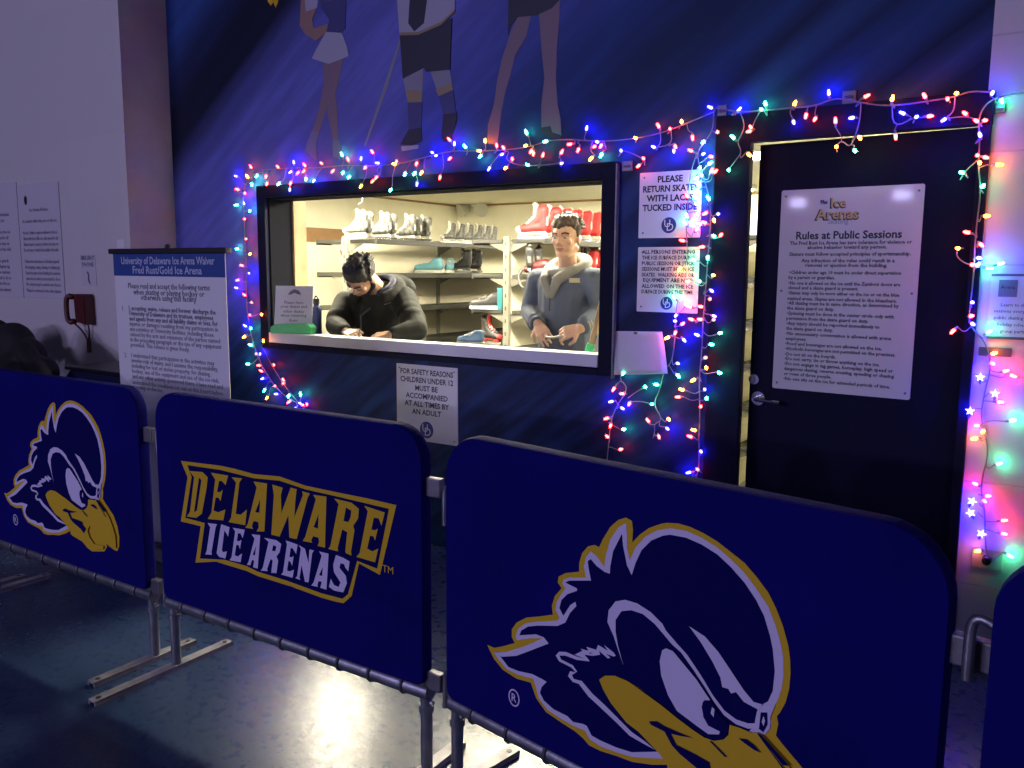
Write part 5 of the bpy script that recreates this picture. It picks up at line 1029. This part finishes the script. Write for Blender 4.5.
# head
fh = Vector((.10, -1, 0)).normalized(); lh = Vector((-fh.y, fh.x, 0))
Mh = Matrix((lh, fh, Vector((0, 0, 1)))).transposed()
Mh = Mh @ Matrix.Rotation(R(-4), 3, 'X')
bm = newbm(); head_geo(bm, hx, Mh)
cap(bm, neck+Vector((0, .01, -.05)), hx+Vector((0, .015, -.05)), .058, .052)
chain(bm, [(neck+Vector((0, 0, -.06)), .07), (chest, .12), (hip, .12)])
for s_, e_, w_ in ((shL, elL, wrL), (shR, elR, wrR)): chain(bm, [(neck+Vector((0, 0, -.08)), .05), (s_, .05), (e_, .038), (w_, .028)])
for s in (-1, 1):
    hp = hip+side*s*.09; chain(bm, [(hp, .075), (Vector((hp.x, hp.y-.02, .5)), .05), (Vector((hp.x, hp.y, .08)), .036)]); cap(bm, (hp.x, hp.y, .05), (hp.x+f2.x*.16, hp.y+f2.y*.16, .035), .038, .03)
hdL = (W(562, 334, 3.98)-wrL); hdR = (W(548, 343, 4.02)-wrR)
hand(bm, wrL, hdL, Vector((.25, -.75, .55)), -1, 1.0); hand(bm, wrR, hdR, Vector((0, -.8, .6)), 1, .9)
blob('body', bm, 'skin', t2, voxel=.0048, it=3)
face_parts(t2, hx, Mh, 'hair2', .34)
P = lambda x, y, z: hx+Mh@Vector((x, y, z))
bm = newbm(); sph(bm, P(0, -.028, .048), (.083, .092, .080), Mh)
for k in range(9):
    a = -1.1+2.2*k/8; cap(bm, P(.055*math.sin(a)+.01, .040*math.cos(a), .105), P(.072*math.sin(a)+random.uniform(-.008, .008), .070*math.cos(a), .070+random.uniform(-.008, .012)), .026, .015, 8)
for s in (-1, 1): cap(bm, P(s*.072, -.005, .05), P(s*.076, .008, .012), .018, .009, 8)
cap(bm, P(0, -.085, .0), P(0, -.07, -.05), .045, .035, 10)
tufts(bm, P, 90, .0135)
for k in range(10): a = -.7+1.3*k/9; cap(bm, P(.05*math.sin(a)+.01, .045*math.cos(a), .112), P(.062*math.sin(a)+.018, .068*math.cos(a), .098+.012*(k%3)), .018, .010, 6)
blob('hair', bm, 'hair2', t2, voxel=.0052, it=1)
bm = newbm()
chain(bm, [(neck+Vector((0, .02, -.085)), .095), (chest+Vector((0, 0, .06)), .150), (chest+Vector((0, 0, -.12)), .148), (hip+Vector((0, 0, .02)), .150)])
for s in (-1, 1): chain(bm, [(chest+side*s*.055+Vector((0, 0, .08)), .125), (chest+side*s*.05+Vector((0, 0, -.15)), .12), (hip+side*s*.06, .125)])
for s_, e_, w_ in ((shL, elL, wrL), (shR, elR, wrR)):
    chain(bm, [(neck+Vector((0, .02, -.075)), .07), (s_, .076), (e_.lerp(s_, .5), .066), (e_, .060), (w_.lerp(e_, .4), .050), (w_.lerp(e_, .12), .042)])
    for q in (.25, .4, .55): cap(bm, w_.lerp(e_, q)+Vector((.0, -.02, .01)), w_.lerp(e_, q)+Vector((0, -.02, -.02)), .042, .040, 8)
o = blob('fleece_top', bm, 'fleece', t2, voxel=.009, it=3)
for e_, w_ in ((elL, wrL), (elR, wrR)):
    bm = newbm(); d = (e_-w_).normalized(); cyl(bm, w_+d*.010, w_+d*.06, .043, .047, 20); cu_ = obj('cuff', bm, 'fleece', t2, world=True, smooth=True)
    bm = newbm()
    for q in (.022, .042): cyl(bm, w_+d*q, w_+d*(q+.010), .0465, .0475, 20)
    obj('cuff_stripe', bm, 'hoodgrey', cu_, world=True, smooth=True)
bm = newbm(); nb_ = neck+Vector((0, .01, -.055))
ringp = [nb_+side*(.112*math.cos(a))+Vector((-side.y, side.x, 0))*(.105*math.sin(a))+Vector((0, 0, .052+.045*math.sin(a))) for a in [k*2*math.pi/20 for k in range(20)]]
for p, q in zip(ringp, ringp[1:]+ringp[:1]): cap(bm, p, q, .036, .036, 8)
fr = nb_-Vector((-side.y, side.x, 0))*.155
chain(bm, [(ringp[12], .036), (fr+Vector((0, 0, -.02))+side*-.045, .03), (fr+Vector((0, 0, -.11))+side*-.012, .022)]); chain(bm, [(ringp[18], .036), (fr+Vector((0, 0, -.02))+side*.045, .03), (fr+Vector((0, 0, -.11))+side*.012, .022)])
sph(bm, nb_+Vector((-side.y, side.x, 0))*.13+Vector((0, 0, -.03)), (.12, .06, .10))
blob('hood', bm, 'hoodgrey', t2, voxel=.008, it=3)
bm = newbm(); zc = chest-Vector((-side.y, side.x, 0))*.150; tube(bm, [zc+Vector((0, .02, .10)), zc+Vector((0, -.003, .0)), zc+Vector((0, -.003, -.05))], .0045, 6); obj('zip', bm, 'black', o, world=True)
bm = newbm(); bd = W(585, 279.5, 4.11); nrm = -Vector((-side.y, side.x, 0)); rq = nrm.to_track_quat('Y', 'Z'); 
# badge sits on the chest surface
dg_ = bpy.context.evaluated_depsgraph_get(); dg_.update()
hit = SC.ray_cast(dg_, EYE, ray(575.5, 280.5).normalized())
bp = hit[1]+hit[2]*.003; rq = hit[2].to_track_quat('-Y', 'Z')
box(bm, bp, (.075, .004, .026), rot=rq, bevel=.001); M['badge'] = mat('tan_badge', (.42, .38, .26), .6); obj('chest_badge', bm, 'badge', o, world=True)
bm = newbm()
for s in (-1, 1):
    hp = hip+side*s*.09; chain(bm, [(hip+side*s*.05, .13), (hp+Vector((0, 0, -.1)), .10), (Vector((hp.x, hp.y-.02, .5)), .075), (Vector((hp.x, hp.y, .12)), .065)])
blob('trousers', bm, 'jeans', t2, voxel=.011, it=2)
# short white cord held between the hands
q0, q1 = W(546, 337, 3.95), W(562, 336, 3.93); t = thing('skate_lace', 'short white lace stretched between the hands of the fleece wearer', 'lace', q0)
bm = newbm(); tube(bm, smooth_pts([q0, q0.lerp(q1, .5)+Vector((0, 0, -.006)), q1]), .006, 8); obj('lace', bm, 'offwhite', t, world=True, smooth=True)

# ---- the man in the dark jacket, bent over the counter writing
hx = W(361, 277, 3.80)
base = W(376, 320, 4.02); base.z = 0
t1 = thing('person', 'person in a dark jacket bent over the counter, head down, writing', 'person', base)
neck = W(380, 293, 3.97); chest = W(377, 318, 4.03); hip = Vector((chest.x+.06, chest.y+.16, .93))
shL, shR = W(403, 300, 4.00), W(347, 304, 3.96)
elL, elR = W(417, 327, 3.83), W(336, 327, 3.78)
elL.z = elR.z = CZ+.065
wrL, wrR = W(392, 334, 3.68), W(346, 336, 3.66)
wrL.z = wrR.z = CZ+.045
side = (shL-shR); side.z = 0; side.normalize(); fwd = Vector((side.y, -side.x, 0))
yaw = math.atan2(-.32, -1)
fh = Vector((.10, -1, 0)).normalized(); lh = Vector((-fh.y, fh.x, 0))
Mh = Matrix((lh, fh, Vector((0, 0, 1)))).transposed() @ Matrix.Rotation(R(-58), 3, 'X') @ Matrix.Rotation(R(10), 3, 'Y') @ Matrix.Rotation(R(10), 3, 'Z')
bm = newbm(); head_geo(bm, hx, Mh)
cap(bm, neck, hx+Mh@Vector((0, -.03, -.05)), .060, .054)
chain(bm, [(neck, .07), (chest, .12), (hip, .12)])
for s_, e_, w_ in ((shL, elL, wrL), (shR, elR, wrR)): chain(bm, [(neck+Vector((0, 0, -.04)), .05), (s_, .05), (e_, .038), (w_, .028)])
for s in (-1, 1):
    hp = hip+side*s*.09; chain(bm, [(hp, .075), (Vector((hp.x, hp.y-.03, .5)), .05), (Vector((hp.x, hp.y+.02, .08)), .036)]); cap(bm, (hp.x, hp.y, .05), (hp.x+fwd.x*.16, hp.y+fwd.y*.16, .035), .038, .03)
hL = W(372, 335.5, 3.62); hL.z = CZ+.032; hR = W(357, 333, 3.60); hR.z = CZ+.035
hand(bm, wrL, hL-wrL, Vector((.1, -.35, 1)), 1, .8); hand(bm, wrR, hR-wrR, Vector((-.2, -.3, 1)), -1, 1.0)
blob('body', bm, 'skin2', t1, voxel=.0048, it=3)
face_parts(t1, hx, Mh, 'hair', 0)
P = lambda x, y, z: hx+Mh@Vector((x, y, z))
bm = newbm(); sph(bm, P(0, -.025, .045), (.086, .100, .084), Mh)
for k in range(9):
    a = -1.2+2.4*k/8; cap(bm, P(.055*math.sin(a), .042*math.cos(a), .10), P(.074*math.sin(a), .070*math.cos(a), .072), .028, .017, 8)
for s in (-1, 1): cap(bm, P(s*.072, -.008, .05), P(s*.076, .004, .005), .018, .010, 8)
cap(bm, P(0, -.085, .0), P(0, -.07, -.045), .048, .038, 10)
tufts(bm, P, 120, .0125)
blob('hair', bm, 'hair', t1, voxel=.0052, it=1)
bm = newbm()
for s in (-1, 1): chain(bm, [(P(s*.066, -.006, -.02), .013), (P(s*.060, .0, -.066), .019), (P(s*.030, .05, -.10), .017)], 8)
cap(bm, P(-.02, .064, -.098), P(.02, .064, -.098), .018, .018, 8)
blob('beard', bm, 'hair', t1, voxel=.006, it=2)
bm = newbm()
chain(bm, [(neck+Vector((0, .03, -.03)), .11), (chest, .165), (hip+Vector((0, 0, .12)), .165), (hip, .16)])
for s in (-1, 1): chain(bm, [(neck+side*s*.05+Vector((0, .02, -.05)), .10), (chest+side*s*.06, .145), (hip+side*s*.05, .14)])
for s_, e_, w_ in ((shL, elL, wrL), (shR, elR, wrR)):
    chain(bm, [(neck+Vector((0, .02, -.04)), .085), (s_, .088), (s_.lerp(e_, .5), .078), (e_+Vector((0, 0, .005)), .066), (e_.lerp(w_, .5), .058), (e_.lerp(w_, .86), .046)])
    for q in (.3, .5, .7): sph(bm, s_.lerp(e_, q)+side*.0, .083)
jk = blob('jacket', bm, 'jacket', t1, voxel=.009, it=2)
bm = newbm()
bk = Vector((-fwd.x, -fwd.y, 0))
ringp = [neck+side*(.150*math.cos(a))+fwd*(-.12*math.sin(a)+.03)+Vector((0, 0, .015+.06*math.sin(a))) for a in [R(-40)+k*R(260)/16 for k in range(17)]]
for p, q in zip(ringp, ringp[1:]): cap(bm, p, q, .038, .038, 8)
sph(bm, neck+bk*.14+Vector((0, 0, .02)), (.17, .09, .10), Matrix((side, fwd, Vector((0, 0, 1)))).transposed())
blob('hood', bm, 'jacket', t1, voxel=.009, it=2)
bm = newbm()
ringp = [neck+side*(.108*math.cos(a))+fwd*(-.085*math.sin(a)+.03)+Vector((0, 0, .045+.055*math.sin(a))) for a in [R(-50)+k*R(280)/16 for k in range(17)]]
for p, q in zip(ringp, ringp[1:]): cap(bm, p, q, .022, .022, 8)
blob('collar_lining', bm, 'lining', t1, voxel=.008, it=2)
bm = newbm(); zc = chest+fwd*.165; tube(bm, [neck+fwd*.10+Vector((0, 0, -.09)), zc+Vector((0, 0, .02)), zc+Vector((0, 0, -.10))], .006, 6); obj('zip', bm, 'steel_dull', jk, world=True)
dg_ = bpy.context.evaluated_depsgraph_get(); dg_.update()
hit = SC.ray_cast(dg_, EYE, ray(387, 303).normalized())
bm = newbm(); rq = hit[2].to_track_quat('-Y', 'Z').to_matrix().to_4x4(); pr = [Vector((a*.9, -.002, b*.9)) for a, b in ((-.022, -.012), (-.008, -.018), (.004, -.004), (.020, .020), (.008, .018), (-.004, .0), (-.012, -.006), (-.016, .004))]
prism(bm, [hit[1]+hit[2]*.002+(rq.to_3x3()@p) for p in pr], hit[2]*.002); obj('chest_mark', bm, 'offwhite', jk, world=True)
bm = newbm()
for s in (-1, 1):
    hp = hip+side*s*.09; chain(bm, [(hip+side*s*.05, .13), (hp+Vector((0, 0, -.1)), .10), (Vector((hp.x, hp.y-.03, .5)), .075), (Vector((hp.x, hp.y+.02, .12)), .065)])
blob('trousers', bm, 'jeans', t1, voxel=.011, it=2)
# pen
t = thing('pen', 'dark pen held by the person writing at the counter', 'pen', hR)
bm = newbm(); cyl(bm, hR+Vector((.055, -.045, -.030)), hR+Vector((.02, .0, .04)), .0045, seg=10); cyl(bm, hR+Vector((.062, -.053, -.034)), hR+Vector((.055, -.045, -.030)), .001, .0045, 10); obj('barrel', bm, 'black', t, world=True)

# ================================================================== LIGHT
wd = bpy.data.worlds.new('arena'); SC.world = wd; wd.use_nodes = True
wd.node_tree.nodes['Background'].inputs[0].default_value = (.30, .27, .62, 1); wd.node_tree.nodes['Background'].inputs[1].default_value = .05
def area(name, loc, rot, size, energy, col, sy=None):
    l = bpy.data.lights.new(name, 'AREA'); l.energy = energy; l.color = col; l.shape = 'RECTANGLE'; l.size = size; l.size_y = sy or size
    o = bpy.data.objects.new(name, l); COL.objects.link(o); o.location = loc; o.rotation_euler = rot; return o
def aim(o, tgt): o.rotation_euler = (Vector(tgt)-o.location).to_track_quat('-Z', 'Y').to_euler()
def glint(px, py, n, w):               # where a lamp of the hall stands whose reflection shows in a glossy sign
    d = (w-EYE).normalized(); r_ = d-n*2*d.dot(n); return w+r_*((-9.0-w.y)/r_.y)
nl = Vector((math.sin(leaf_a), -math.cos(leaf_a), 0))
for px, py in ((798, 203), (902, 195)):
    loc = glint(px, py, nl, XF['door_2'] @ lp(px, py)); o = area('arena_lamp', loc, (0, 0, 0), .28, 130, (.60, .545, 1.), .16); aim(o, (-2.5, 3.0, 1.2))
for loc, e, s in (((-7.5, -8.0, 3.8), 190, 2.2), ((4.5, -7.5, 3.6), 85, .8)):
    o = area('arena_lamp', loc, (0, 0, 0), s, e, (.60, .545, 1.)); aim(o, (-2.5, 3.0, 1.3))
vs = SC.view_settings; vs.view_transform = 'Standard'; vs.look = 'None'; vs.exposure = 0.; vs.gamma = 1.; vs.use_curve_mapping = False
SC.cycles.use_denoising = True
SC.cycles.max_bounces = 6; SC.cycles.sample_clamp_indirect = 6.
SC.cycles.use_light_tree = True
